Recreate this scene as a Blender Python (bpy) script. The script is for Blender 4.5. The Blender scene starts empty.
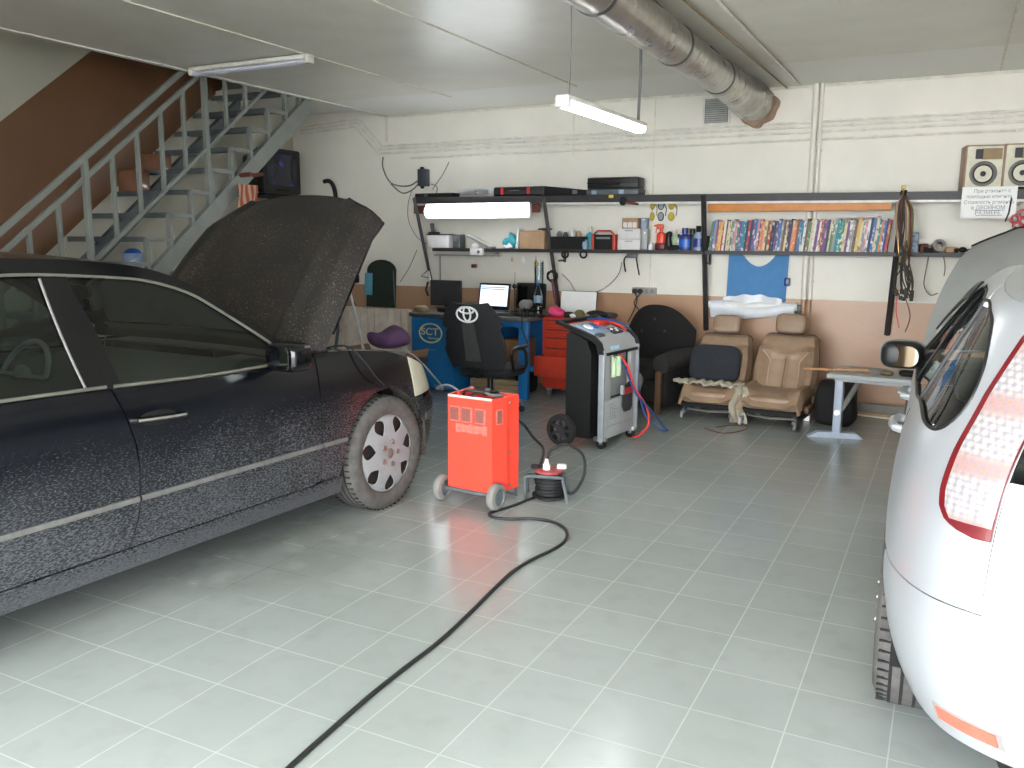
import bpy, bmesh, math, random
import numpy as np
from mathutils import Matrix, Vector
random.seed(7)
C = bpy.context.scene.collection
PI = math.pi
R = math.radians
# ------------------------------------------------------------------ camera
F_PX, YAW, PITCH, ROLL, EYE = 856.14, R(26.91), R(9.411), R(.332), 1.55
_f = np.array([-math.sin(YAW)*math.cos(PITCH), math.cos(YAW)*math.cos(PITCH), -math.sin(PITCH)])
_r0 = np.array([math.cos(YAW), math.sin(YAW), 0.0]); _u0 = np.cross(_r0, _f)
_r = math.cos(ROLL)*_r0 + math.sin(ROLL)*_u0; _u = -math.sin(ROLL)*_r0 + math.cos(ROLL)*_u0
def ray(x, y): return _r*(x-512)/F_PX - _u*(y-384)/F_PX + _f
def aty(x, y, Y):
    d = ray(x, y); k = Y/d[1]; return Vector((d[0]*k, Y, EYE+d[2]*k))
def atx(x, y, X):
    d = ray(x, y); k = X/d[0]; return Vector((X, d[1]*k, EYE+d[2]*k))
def atz(x, y, z):
    d = ray(x, y); k = (z-EYE)/d[2]; return Vector((d[0]*k, d[1]*k, z))
cam = bpy.data.cameras.new('camera'); cam.sensor_width = 36; cam.lens = F_PX/1024*36
cam.clip_start = .02
co = bpy.data.objects.new('camera', cam); C.objects.link(co)
co.matrix_world = Matrix(((_r[0], _u[0], -_f[0], 0), (_r[1], _u[1], -_f[1], 0), (_r[2], _u[2], -_f[2], EYE), (0, 0, 0, 1)))
bpy.context.scene.camera = co
vs = bpy.context.scene.view_settings
vs.view_transform = 'Standard'; vs.look = 'None'; vs.gamma = 1; vs.use_curve_mapping = False
# ------------------------------------------------------------------ materials
def lin(c):
    if isinstance(c, str):
        c = [int(c[i:i+2], 16)/255 for i in (0, 2, 4)]
    return tuple((v/12.92 if v <= .04045 else ((v+.055)/1.055)**2.4) for v in c)
_mats = {}
def mat(name, col, rough=.5, metal=0, var=.12, vscale=12, bump=0, bscale=60, coat=0, emit=None, estr=0, alpha=None, spec=None):
    if name in _mats: return _mats[name]
    m = bpy.data.materials.new(name); m.use_nodes = True; nt = m.node_tree; N = nt.nodes; L = nt.links
    b = N['Principled BSDF']; c = lin(col)
    b.inputs['Roughness'].default_value = rough; b.inputs['Metallic'].default_value = metal
    b.inputs['Coat Weight'].default_value = coat
    if spec is not None: b.inputs['Specular IOR Level'].default_value = spec
    tc = N.new('ShaderNodeTexCoord')
    if var:
        n = N.new('ShaderNodeTexNoise'); n.inputs['Scale'].default_value = vscale; n.inputs['Detail'].default_value = 4
        L.new(tc.outputs['Object'], n.inputs['Vector'])
        r = N.new('ShaderNodeValToRGB'); r.color_ramp.elements[0].position = .3; r.color_ramp.elements[1].position = .7
        r.color_ramp.elements[0].color = tuple(v*(1-var) for v in c)+(1,)
        r.color_ramp.elements[1].color = tuple(min(1, v*(1+var)) for v in c)+(1,)
        L.new(n.outputs['Fac'], r.inputs['Fac']); L.new(r.outputs['Color'], b.inputs['Base Color'])
    else: b.inputs['Base Color'].default_value = c+(1,)
    if bump:
        n2 = N.new('ShaderNodeTexNoise'); n2.inputs['Scale'].default_value = bscale; n2.inputs['Detail'].default_value = 3
        L.new(tc.outputs['Object'], n2.inputs['Vector'])
        bp = N.new('ShaderNodeBump'); bp.inputs['Strength'].default_value = bump; bp.inputs['Distance'].default_value = .01
        L.new(n2.outputs['Fac'], bp.inputs['Height']); L.new(bp.outputs['Normal'], b.inputs['Normal'])
    if emit:
        b.inputs['Emission Color'].default_value = lin(emit)+(1,); b.inputs['Emission Strength'].default_value = estr
    if alpha is not None: b.inputs['Alpha'].default_value = alpha
    _mats[name] = m; return m
def nodes(name):
    m = bpy.data.materials.new(name); m.use_nodes = True; _mats[name] = m
    return m, m.node_tree.nodes, m.node_tree.links, m.node_tree.nodes['Principled BSDF']
def math_node(N, L, op, a, b=None):
    n = N.new('ShaderNodeMath'); n.operation = op
    for i, v in enumerate((a, b)):
        if v is None: continue
        if isinstance(v, (int, float)): n.inputs[i].default_value = v
        else: L.new(v, n.inputs[i])
    return n.outputs[0]
def mixc(N, L, fac, a, b):
    n = N.new('ShaderNodeMix'); n.data_type = 'RGBA'
    for k, v in ((0, fac), (6, a), (7, b)):
        if isinstance(v, (int, float)): n.inputs[k].default_value = v
        elif isinstance(v, tuple): n.inputs[k].default_value = v if len(v) == 4 else v+(1,)
        else: L.new(v, n.inputs[k])
    return n.outputs[2]
def noise(N, L, vec, scale, detail=4, rough=.5):
    n = N.new('ShaderNodeTexNoise'); n.inputs['Scale'].default_value = scale; n.inputs['Detail'].default_value = detail
    n.inputs['Roughness'].default_value = rough
    L.new(vec, n.inputs['Vector']); return n.outputs['Fac']
def ramp(N, L, fac, p0, p1):
    n = N.new('ShaderNodeMapRange'); n.inputs[1].default_value = p0; n.inputs[2].default_value = p1
    L.new(fac, n.inputs[0]); return n.outputs[0]
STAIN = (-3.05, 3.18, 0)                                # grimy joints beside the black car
# floor: square glazed tiles with thin pale joints
def floor_mat():
    m, N, L, b = nodes('floor_tiles'); tc = N.new('ShaderNodeTexCoord'); P = tc.outputs['Object']
    s = N.new('ShaderNodeSeparateXYZ'); L.new(P, s.inputs[0])
    T = .3065
    def joint(o, off):
        f = math_node(N, L, 'FRACT', math_node(N, L, 'DIVIDE', math_node(N, L, 'ADD', o, off), T))
        d = math_node(N, L, 'ABSOLUTE', math_node(N, L, 'SUBTRACT', f, .5))
        return math_node(N, L, 'GREATER_THAN', d, .5-.007)
    j = math_node(N, L, 'MAXIMUM', joint(s.outputs[0], 2.2+T*40), joint(s.outputs[1], -2.35+T*60))
    # one tone per tile
    fx = math_node(N, L, 'FLOOR', math_node(N, L, 'DIVIDE', math_node(N, L, 'ADD', s.outputs[0], 2.2+T*40), T))
    fy = math_node(N, L, 'FLOOR', math_node(N, L, 'DIVIDE', math_node(N, L, 'ADD', s.outputs[1], -2.35+T*60), T))
    cb = N.new('ShaderNodeCombineXYZ'); L.new(fx, cb.inputs[0]); L.new(fy, cb.inputs[1])
    w = N.new('ShaderNodeTexWhiteNoise'); L.new(cb.outputs[0], w.inputs['Vector'])
    n1 = noise(N, L, P, 1.3, 5); n2 = noise(N, L, P, 9, 5)
    base = mixc(N, L, ramp(N, L, n1, .35, .7), lin((.585, .61, .595)), lin((.63, .65, .64)))
    base = mixc(N, L, math_node(N, L, 'MULTIPLY', w.outputs['Value'], .35), base, lin((.56, .58, .565)))
    dirt = math_node(N, L, 'MULTIPLY', ramp(N, L, n2, .5, .75), .35)
    base = mixc(N, L, dirt, base, lin((.53, .54, .52)))
    base = mixc(N, L, math_node(N, L, 'MULTIPLY', j, .21), base, lin((.77, .78, .765)))
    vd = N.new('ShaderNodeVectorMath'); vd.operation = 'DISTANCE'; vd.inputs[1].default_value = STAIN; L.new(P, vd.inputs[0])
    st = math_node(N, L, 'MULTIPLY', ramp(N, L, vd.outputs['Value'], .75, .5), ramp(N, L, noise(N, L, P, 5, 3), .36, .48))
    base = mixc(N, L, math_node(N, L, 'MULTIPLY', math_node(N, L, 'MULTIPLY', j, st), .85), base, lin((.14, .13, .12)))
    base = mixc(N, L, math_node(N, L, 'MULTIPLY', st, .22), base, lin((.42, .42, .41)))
    L.new(base, b.inputs['Base Color'])
    rg = math_node(N, L, 'ADD', math_node(N, L, 'MULTIPLY', n2, .16), .14)
    L.new(math_node(N, L, 'ADD', rg, math_node(N, L, 'MULTIPLY', j, .3)), b.inputs['Roughness'])
    b.inputs['Specular IOR Level'].default_value = .55
    return m
# wall: cream above, brown paint below a fixed height
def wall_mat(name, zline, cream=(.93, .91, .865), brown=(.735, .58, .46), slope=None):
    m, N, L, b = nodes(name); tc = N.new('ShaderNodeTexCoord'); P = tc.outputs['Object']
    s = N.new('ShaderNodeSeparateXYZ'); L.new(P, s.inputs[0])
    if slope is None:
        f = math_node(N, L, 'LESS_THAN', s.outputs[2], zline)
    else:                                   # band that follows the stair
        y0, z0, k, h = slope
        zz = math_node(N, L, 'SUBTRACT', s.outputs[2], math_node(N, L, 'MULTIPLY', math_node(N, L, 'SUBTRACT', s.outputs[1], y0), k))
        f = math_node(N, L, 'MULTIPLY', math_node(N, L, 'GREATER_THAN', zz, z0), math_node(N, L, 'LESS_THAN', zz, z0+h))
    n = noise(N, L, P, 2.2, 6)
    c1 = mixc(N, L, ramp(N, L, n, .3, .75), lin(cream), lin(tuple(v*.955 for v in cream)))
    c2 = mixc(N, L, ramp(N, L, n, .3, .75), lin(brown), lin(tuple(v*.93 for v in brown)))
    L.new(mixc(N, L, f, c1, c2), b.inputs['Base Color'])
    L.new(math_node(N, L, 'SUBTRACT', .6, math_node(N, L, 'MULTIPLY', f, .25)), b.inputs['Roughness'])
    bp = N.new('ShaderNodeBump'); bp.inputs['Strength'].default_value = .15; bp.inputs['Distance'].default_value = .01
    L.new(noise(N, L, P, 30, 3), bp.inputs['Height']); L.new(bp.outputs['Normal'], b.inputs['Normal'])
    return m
def ceil_mat():
    m, N, L, b = nodes('ceiling_paint'); tc = N.new('ShaderNodeTexCoord'); P = tc.outputs['Object']
    s = N.new('ShaderNodeSeparateXYZ'); L.new(P, s.inputs[0])
    n = noise(N, L, P, 3, 6); n2 = noise(N, L, P, .8, 3)
    # dull old coat over most of it, a newer paint strip along the back wall
    edge = math_node(N, L, 'ADD', s.outputs[1], math_node(N, L, 'MULTIPLY', n2, .5))
    f = math_node(N, L, 'GREATER_THAN', edge, 7.75)
    old = mixc(N, L, ramp(N, L, n, .3, .7), lin((.83, .82, .77)), lin((.87, .86, .82)))
    L.new(mixc(N, L, f, old, lin((.88, .88, .86))), b.inputs['Base Color'])
    L.new(math_node(N, L, 'ADD', .27, math_node(N, L, 'MULTIPLY', n, .10)), b.inputs['Roughness'])
    return m
# dirty dark car paint: dried splashes low on the flanks
def dirty_paint(name, col, zt, amount, rough=.16, speck=(.44, .45, .47)):
    m, N, L, b = nodes(name); tc = N.new('ShaderNodeTexCoord'); P = tc.outputs['Object']
    s = N.new('ShaderNodeSeparateXYZ'); L.new(P, s.inputs[0])
    mp = N.new('ShaderNodeMapping'); mp.inputs['Rotation'].default_value = (R(35), 0, 0); mp.inputs['Scale'].default_value = (1, .35, 1)
    L.new(P, mp.inputs['Vector'])
    f1 = noise(N, L, mp.outputs['Vector'], 210, 3, .6); f2 = noise(N, L, P, 3.5, 5); 
    low = ramp(N, L, s.outputs[2], zt, zt-.42)
    k = math_node(N, L, 'ADD', math_node(N, L, 'MULTIPLY', low, .17), math_node(N, L, 'MULTIPLY', f2, .12))
    thr = math_node(N, L, 'ADD', f1, k)
    sp = math_node(N, L, 'MULTIPLY', ramp(N, L, thr, .66, .86), math_node(N, L, 'MINIMUM', math_node(N, L, 'MULTIPLY', low, 3), 1))
    film = math_node(N, L, 'MULTIPLY', low, math_node(N, L, 'MULTIPLY', f2, .27*amount))
    d = math_node(N, L, 'MAXIMUM', math_node(N, L, 'MULTIPLY', sp, .6*amount), film)
    sill = math_node(N, L, 'MULTIPLY', ramp(N, L, s.outputs[2], .34, .22), math_node(N, L, 'MULTIPLY', ramp(N, L, f1, .2, .8), .7*amount))
    d = math_node(N, L, 'MAXIMUM', d, sill)
    L.new(mixc(N, L, d, lin(col), lin(speck)), b.inputs['Base Color'])
    L.new(math_node(N, L, 'ADD', rough, math_node(N, L, 'MULTIPLY', d, .7)), b.inputs['Roughness'])
    return m
def hood_mat():
    m, N, L, b = nodes('dusty_bonnet'); tc = N.new('ShaderNodeTexCoord'); P = tc.outputs['Object']
    f1 = noise(N, L, P, 95, 4, .7); f2 = noise(N, L, P, 3, 4); f3 = noise(N, L, P, 60, 2)
    d = math_node(N, L, 'MULTIPLY', ramp(N, L, math_node(N, L, 'ADD', f1, math_node(N, L, 'MULTIPLY', f2, .18)), .665, .80), .8)
    sc = mixc(N, L, ramp(N, L, f3, .4, .65), lin((.50, .40, .36)), lin((.54, .53, .51)))
    base = mixc(N, L, ramp(N, L, f2, .3, .7), lin((.095, .085, .078)), lin((.14, .122, .108)))
    L.new(mixc(N, L, d, base, sc), b.inputs['Base Color'])
    b.inputs['Roughness'].default_value = .55
    return m
def glass_mat(name, tint, refl=1.0):
    m = bpy.data.materials.new(name); m.use_nodes = True; N = m.node_tree.nodes; L = m.node_tree.links; N.clear()
    o = N.new('ShaderNodeOutputMaterial'); t = N.new('ShaderNodeBsdfTransparent'); g = N.new('ShaderNodeBsdfGlossy'); x = N.new('ShaderNodeMixShader')
    fr = N.new('ShaderNodeFresnel'); fr.inputs[0].default_value = 1.5
    tc = N.new('ShaderNodeTexCoord'); n = N.new('ShaderNodeTexNoise'); n.inputs['Scale'].default_value = 5; L.new(tc.outputs['Object'], n.inputs['Vector'])
    mr = N.new('ShaderNodeMapRange'); mr.inputs[3].default_value = .01; mr.inputs[4].default_value = .03; L.new(n.outputs['Fac'], mr.inputs[0]); L.new(mr.outputs[0], g.inputs['Roughness'])
    t.inputs[0].default_value = lin(tint)+(1,); g.inputs[0].default_value = (refl, refl, refl, 1)
    geo = N.new('ShaderNodeNewGeometry')
    L.new(fr.outputs[0], x.inputs[0]); L.new(t.outputs[0], x.inputs[1]); L.new(g.outputs[0], x.inputs[2]); L.new(x.outputs[0], o.inputs[0])
    _mats[name] = m; return m
M = dict(
 floor=floor_mat(), ceil=ceil_mat(), wall=wall_mat('wall_two_tone', 1.03), wallr=wall_mat('wall_right_paint', 1.03),
 walll=wall_mat('wall_stair_shaded', 0, cream=(.73, .72, .66), brown=(.46, .33, .235), slope=(4.8, 1.12, .80, 1.40)),  # stair wall: cream and brown darkened, the stairwell's dimness put into the colour
 white=mat('white_enamel', (.86, .85, .82), .4), conduit=mat('cream_conduit', (.88, .87, .83), .45),
 plaster=mat('pale_trim', (.86, .84, .78), .6),
 steel=mat('grey_steel_paint', (.49, .505, .485), .45, .0, .1, 6), steel_dark=mat('dark_steel_paint', (.33, .36, .37), .5),
 shelf=mat('dark_shelf_metal', (.20, .185, .19), .5, .1), black=mat('black_plastic', (.07, .07, .075), .45),
 blackm=mat('black_matte', (.05, .05, .05), .8), rubber=mat('black_rubber', (.13, .13, .13), .8, bump=.2),
 tyre=mat('dusty_tyre', (.325, .315, .305), .85, var=.25, vscale=20, bump=.3, bscale=120), tread=mat('tyre_groove', (.10, .10, .10), .9),
 chrome=mat('chrome', (.86, .86, .86), .15, 1, .03), alu=mat('brushed_alu', (.72, .72, .72), .35, .9), satin=mat('satin_trim', (.50, .49, .46), .4, .6),
 galv=None, hub=mat('silver_wheel_paint', (.56, .57, .58), .5, .0, .08, spec=.2), dark_rotor=mat('dark_brake', (.10, .09, .09), .6),
 paint=dirty_paint('navy_black_paint', (.03, .038, .065), .84, 1), paint_top=mat('clean_black_paint', (.035, .037, .05), .14, var=.05),
 hood=hood_mat(), gap=mat('dark_gap', (.02, .02, .02), .9), under=mat('black_underside', (.035, .035, .035), .85),
 moulding=mat('dusty_moulding', (.40, .395, .385), .55, var=.2, vscale=30), liner=mat('muddy_liner', (.34, .31, .28), .9, var=.3, vscale=20),
 glass=glass_mat('tinted_glass', (.93, .97, .94)), glass_dark=glass_mat('dark_tinted_glass', (.62, .69, .68)), clear=glass_mat('clear_plastic', (.90, .93, .95)),
 leather_in=mat('grey_leather', (.58, .60, .59), .5), dash=mat('grey_dashboard', (.30, .31, .31), .6), lamp_lens=mat('cream_headlamp', (.80, .79, .70), .18, var=.05),
 silver=mat('silver_car_paint', (.74, .75, .765), .30, .5, .02, 3), silver_shaded=mat('silver_shaded_paint', (.60, .605, .60), .36, .4, .08, 5),  # second silver is a darker copy with the raised bonnet's shade in its colour
 tail_red=mat('red_lamp_plastic', (.38, .09, .11), .2, coat=.5), tail_clear=None, reflector=mat('orange_reflector', (.93, .38, .31), .25),
 red=mat('charger_red', (.94, .285, .215), .38, var=.04), redd=mat('cabinet_red', (.74, .235, .16), .4, var=.08), red_pale=mat('pale_red_print', (.96, .42, .37), .5, var=.3, vscale=60),
 grille=mat('dusty_grille', (.52, .30, .27), .7, var=.3, vscale=200), blue=mat('workshop_blue', (.07, .39, .62), .4, var=.08), yellow=mat('gold_print', (.83, .79, .55), .5),
 cloth=mat('black_chair_cloth', (.115, .12, .13), .85, bump=.3), cloth2=mat('grey_chair_cloth', (.24, .24, .245), .85, bump=.3), emblem=mat('white_emblem', (.95, .95, .95), .4),
 beige=mat('worn_beige_leather', (.575, .475, .385), .40, var=.18, vscale=7, bump=.12, bscale=40), towel=mat('grey_towel', (.66, .63, .56), .95, bump=.5),
 darkcush=mat('charcoal_fabric', (.16, .175, .20), .95, bump=.4), armch=mat('black_worn_velour', (.055, .05, .046), .85, var=.3, bump=.3), armg=mat('grey_worn_arm', (.17, .165, .16), .75, var=.25),
 wood=mat('raw_wood', (.66, .47, .30), .6, var=.2, vscale=25), woodd=mat('brown_wood', (.36, .25, .17), .6), orange_wood=mat('orange_board', (.80, .53, .29), .5, var=.1),
 tan=mat('tan_cardboard', (.68, .55, .43), .8), brownbox=mat('brown_cardboard', (.50, .36, .26), .7), carton=mat('white_carton', (.86, .85, .84), .7, var=.05),
 acgrey=mat('machine_grey', (.66, .67, .67), .38, var=.04), acdark=mat('machine_recess', (.60, .61, .61), .5), acblack=mat('machine_black', (.045, .045, .048), .55),
 sky=mat('sky_blue_board', (.31, .52, .72), .8, var=.06), plastic=mat('milky_plastic', (.86, .87, .89), .3, var=.06), teal=mat('teal_plastic', (.22, .62, .66), .4),
 pink=mat('pink_cloth', (.88, .27, .45), .9), purple=mat('purple_rag', (.27, .17, .29), .95, bump=.4), orange=mat('orange_plastic', (.93, .30, .18), .35),
 cable=mat('black_cable', (.11, .115, .12), .6, var=.05), gcable=mat('grey_cable', (.42, .42, .42), .6), rcable=mat('red_hose', (.86, .22, .20), .45, var=.05), bcable=mat('blue_hose', (.14, .28, .50), .45, var=.05),
 navy=mat('navy_bottle', (.13, .22, .50), .3), lime=mat('pale_green', (.72, .83, .66), .4), greenmir=mat('dark_green_board', (.155, .20, .175), .25, var=.1),
 cyan=mat('cyan_sticker', (.36, .62, .72), .6), tube=mat('lamp_tube', (1, 1, 1), .3, var=0, emit=(.97, .98, 1), estr=15), tube_off=mat('unlit_tube', (.80, .80, .86), .3),
 screen=None, laptop=mat('laptop_screen', (.8, .85, .9), .3, var=0, emit=(.86, .91, 1), estr=.85), scr_dark=mat('dark_screen', (.03, .03, .035), .15),
 paper=mat('white_paper', (.93, .93, .92), .8, var=.02), ink=mat('grey_ink', (.52, .52, .55), .8), text_dark=mat('dark_print', (.14, .15, .2), .6), cone=mat('speaker_cone', (.20, .20, .215), .6),
 spk=mat('speaker_face', (.83, .815, .74), .5), spk_side=mat('speaker_wood', (.62, .49, .41), .5), gold=mat('brass', (.68, .56, .33), .35, .8),
 lens_y=mat('yellow_lens', (.72, .66, .16), .25), tabletop=mat('table_grey', (.62, .63, .63), .5), tableleg=mat('pale_blue_leg', (.64, .68, .74), .45), dust=mat('grey_board', (.49, .485, .465), .8),
 terracotta=mat('ragged_foam', (.72, .60, .52), .9, bump=.6), sheet=mat('buff_sheets', (.60, .52, .40), .85), outside=mat('forecourt_concrete', (.62, .62, .60), .85),
 umber=mat('rust_brown', (.40, .20, .16), .7), crimson=mat('crimson_plastic', (.68, .12, .15), .4), olive=mat('olive_cord', (.42, .39, .26), .7), steelblue=mat('blue_grey_box', (.55, .63, .72), .6),
 blueplast=mat('bright_blue_plastic', (.16, .40, .74), .35),
)
def galv():
    m, N, L, b = nodes('galvanised_duct'); tc = N.new('ShaderNodeTexCoord'); P = tc.outputs['Object']
    v = N.new('ShaderNodeTexVoronoi'); v.inputs['Scale'].default_value = 14; L.new(P, v.inputs['Vector'])
    n = noise(N, L, P, 5, 5)
    L.new(mixc(N, L, v.outputs['Distance'], lin((.66, .65, .62)), lin((.76, .75, .73))), b.inputs['Base Color'])
    b.inputs['Metallic'].default_value = 1
    L.new(math_node(N, L, 'ADD', .16, math_node(N, L, 'MULTIPLY', n, .28)), b.inputs['Roughness'])
    bp = N.new('ShaderNodeBump'); bp.inputs['Strength'].default_value = .25; bp.inputs['Distance'].default_value = .02
    L.new(noise(N, L, P, 4, 2), bp.inputs['Height']); L.new(bp.outputs['Normal'], b.inputs['Normal'])
    return m
M['galv'] = galv()
def tail_clear():
    m, N, L, b = nodes('clear_lamp_lens'); tc = N.new('ShaderNodeTexCoord'); P = tc.outputs['Object']
    v = N.new('ShaderNodeTexVoronoi'); v.inputs['Scale'].default_value = 60; v.inputs['Randomness'].default_value = 0; L.new(P, v.inputs['Vector'])
    s = N.new('ShaderNodeSeparateXYZ'); L.new(P, s.inputs[0])
    w = math_node(N, L, 'SINE', math_node(N, L, 'MULTIPLY', s.outputs[2], 40))
    c = mixc(N, L, ramp(N, L, w, .1, .9), lin((.66, .64, .62)), lin((.74, .47, .42)))
    c = mixc(N, L, ramp(N, L, v.outputs['Distance'], .2, .7), c, lin((.50, .48, .50)))
    L.new(c, b.inputs['Base Color']); b.inputs['Roughness'].default_value = .15; b.inputs['Coat Weight'].default_value = 1
    return m
M['tail_clear'] = tail_clear()
def tv_screen():
    m, N, L, b = nodes('tube_screen'); tc = N.new('ShaderNodeTexCoord'); P = tc.outputs['Object']
    n = noise(N, L, P, 7, 6); s = N.new('ShaderNodeSeparateXYZ'); L.new(P, s.inputs[0])
    g = math_node(N, L, 'MULTIPLY', ramp(N, L, n, .52, .72), ramp(N, L, math_node(N, L, 'ABSOLUTE', s.outputs[1]), .20, .0))
    c = mixc(N, L, g, lin((.02, .025, .05)), lin((.30, .36, .75)))
    b.inputs['Base Color'].default_value = (.01, .01, .012, 1); b.inputs['Roughness'].default_value = .12
    L.new(c, b.inputs['Emission Color']); b.inputs['Emission Strength'].default_value = .7
    return m
M['screen'] = tv_screen()
def stripes(name, a, c, k, axis=0):
    m, N, L, b = nodes(name); tc = N.new('ShaderNodeTexCoord'); s = N.new('ShaderNodeSeparateXYZ'); L.new(tc.outputs['Object'], s.inputs[0])
    w = math_node(N, L, 'SINE', math_node(N, L, 'MULTIPLY', s.outputs[axis], k))
    L.new(mixc(N, L, ramp(N, L, w, -.2, .4), lin(a), lin(c)), b.inputs['Base Color']); b.inputs['Roughness'].default_value = .9
    return m
M['striped'] = stripes('striped_towel', (.62, .30, .22), (.72, .60, .50), 95, 1)
def printed(name, base, mark, scale=38, lo=.55):
    m, N, L, b = nodes(name); tc = N.new('ShaderNodeTexCoord'); mp = N.new('ShaderNodeMapping'); mp.inputs['Scale'].default_value = (1, 1, .55)
    oi = N.new('ShaderNodeObjectInfo'); cx = N.new('ShaderNodeCombineXYZ'); rz_ = math_node(N, L, 'MULTIPLY', oi.outputs['Random'], 40); L.new(rz_, cx.inputs[0]); L.new(rz_, cx.inputs[2]); L.new(cx.outputs[0], mp.inputs['Location']); L.new(tc.outputs['Object'], mp.inputs[0]); n = noise(N, L, mp.outputs[0], scale, 2)
    L.new(mixc(N, L, math_node(N, L, 'MULTIPLY', ramp(N, L, n, lo, lo+.1), .8), lin(base), lin(mark)), b.inputs['Base Color']); b.inputs['Roughness'].default_value = .55
    return m
# ------------------------------------------------------------------ mesh helpers
def cr(pts, n=8, closed=False):
    P = [np.array(p, float) for p in pts]; out = []; m = len(P)
    for i in range(m if closed else m-1):
        if closed: a, b, c, d = P[(i-1) % m], P[i], P[(i+1) % m], P[(i+2) % m]
        else: a, b, c, d = P[max(i-1, 0)], P[i], P[i+1], P[min(i+2, m-1)]
        for k in range(n):
            t = k/n
            out.append(.5*((2*b)+(c-a)*t+(2*a-5*b+4*c-d)*t*t+(3*b-a-3*c+d)*t**3))
    if not closed: out.append(P[-1])
    return out
def pch(xs, ys):
    xs = np.array(xs, float); ys = np.array(ys, float)
    if xs[0] > xs[-1]: xs, ys = xs[::-1], ys[::-1]
    h = np.diff(xs); d = np.diff(ys)/h; m = np.zeros(len(xs))
    for i in range(1, len(xs)-1):
        if d[i-1]*d[i] > 0:
            w1, w2 = 2*h[i]+h[i-1], h[i]+2*h[i-1]; m[i] = (w1+w2)/(w1/d[i-1]+w2/d[i])
    m[0], m[-1] = d[0], d[-1]
    def f(x):
        x = min(max(x, xs[0]), xs[-1]); i = min(int(np.searchsorted(xs, x, 'right'))-1, len(h)-1); i = max(i, 0)
        t = (x-xs[i])/h[i]; hh = h[i]
        return float((2*t**3-3*t**2+1)*ys[i]+(t**3-2*t**2+t)*hh*m[i]+(-2*t**3+3*t**2)*ys[i+1]+(t**3-t**2)*hh*m[i+1])
    return f
class B:
    def __init__(s): s.v = []; s.f = []
    def add(s, v, f):
        o = len(s.v); s.v += [tuple(map(float, p)) for p in v]; s.f += [tuple(i+o for i in q) for q in f]; return s
    def box(s, c, d, rz=0, bev=0, M_=None, seg=2):
        bm = bmesh.new(); bmesh.ops.create_cube(bm, size=1)
        for v in bm.verts: v.co = Vector((v.co.x*d[0], v.co.y*d[1], v.co.z*d[2]))
        if bev: bmesh.ops.bevel(bm, geom=bm.edges[:], offset=min(bev, min(d)*.49), segments=seg, profile=.5, affect='EDGES')
        X = Matrix.Translation(c) @ (M_ if M_ else Matrix.Rotation(rz, 4, 'Z'))
        bm.verts.index_update()
        s.add([X @ v.co for v in bm.verts], [[v.index for v in f.verts] for f in bm.faces]); bm.free(); return s
    def cyl(s, a, b, r, r2=None, n=16, cap=True):
        a, b = Vector(a), Vector(b); r2 = r if r2 is None else r2
        d = (b-a).normalized(); q = d.to_track_quat('Z', 'Y').to_matrix()
        v = []
        for p, rr in ((a, r), (b, r2)):
            v += [p+q @ Vector((rr*math.cos(2*PI*i/n), rr*math.sin(2*PI*i/n), 0)) for i in range(n)]
        f = [(i, (i+1) % n, n+(i+1) % n, n+i) for i in range(n)]
        if cap: f += [tuple(range(n))[::-1], tuple(range(n, 2*n))]
        return s.add(v, f)
    def tube(s, pts, r, n=6, closed=False, k=0):
        if k: pts = cr(pts, k, closed)
        P = [Vector(p) for p in pts]; m = len(P); v = []; up = None
        for i, p in enumerate(P):
            t = (P[(i+1) % m]-P[i-1]) if closed else (P[min(i+1, m-1)]-P[max(i-1, 0)])
            t = t.normalized() if t.length > 1e-9 else Vector((0, 0, 1))
            if up is None: up = t.orthogonal().normalized()
            up = (up-t*up.dot(t)); up = up.normalized() if up.length > 1e-6 else t.orthogonal().normalized()
            w = t.cross(up); rr = r[i] if isinstance(r, (list, tuple)) else r
            v += [p+(up*math.cos(2*PI*j/n)+w*math.sin(2*PI*j/n))*rr for j in range(n)]
        f = []
        for i in range(m if closed else m-1):
            a, b = i*n, ((i+1) % m)*n
            f += [(a+j, a+(j+1) % n, b+(j+1) % n, b+j) for j in range(n)]
        if not closed: f += [tuple(range(n))[::-1], tuple(range((m-1)*n, m*n))]
        return s.add(v, f)
    def lathe(s, prof, n=24, X=None, closed=False):
        X = X or Matrix(); v = []; m = len(prof)
        for r, z in prof: v += [X @ Vector((r*math.cos(2*PI*j/n), r*math.sin(2*PI*j/n), z)) for j in range(n)]
        f = []
        for i in range(m if closed else m-1):
            a, b = i*n, ((i+1) % m)*n
            f += [(a+j, a+(j+1) % n, b+(j+1) % n, b+j) for j in range(n)]
        if not closed: f += [tuple(range(n))[::-1], tuple(range((m-1)*n, m*n))]
        return s.add(v, f)
    def grid(s, rows, cu=False, cv=False):
        nu, nv = len(rows), len(rows[0]); v = [p for r in rows for p in r]; f = []
        for i in range(nu if cu else nu-1):
            for j in range(nv if cv else nv-1):
                f.append((i*nv+j, i*nv+(j+1) % nv, ((i+1) % nu)*nv+(j+1) % nv, ((i+1) % nu)*nv+j))
        return s.add(v, f)
    def prism(s, poly, t, X=None):          # polygon in local XZ, thickness t along local Y
        X = X or Matrix(); n = len(poly)
        v = [X @ Vector((x, -t/2, z)) for x, z in poly]+[X @ Vector((x, t/2, z)) for x, z in poly]
        return s.add(v, [tuple(range(n)), tuple(range(2*n-1, n-1, -1))]+[(i, i+n, (i+1) % n+n, (i+1) % n) for i in range(n)])
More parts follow.
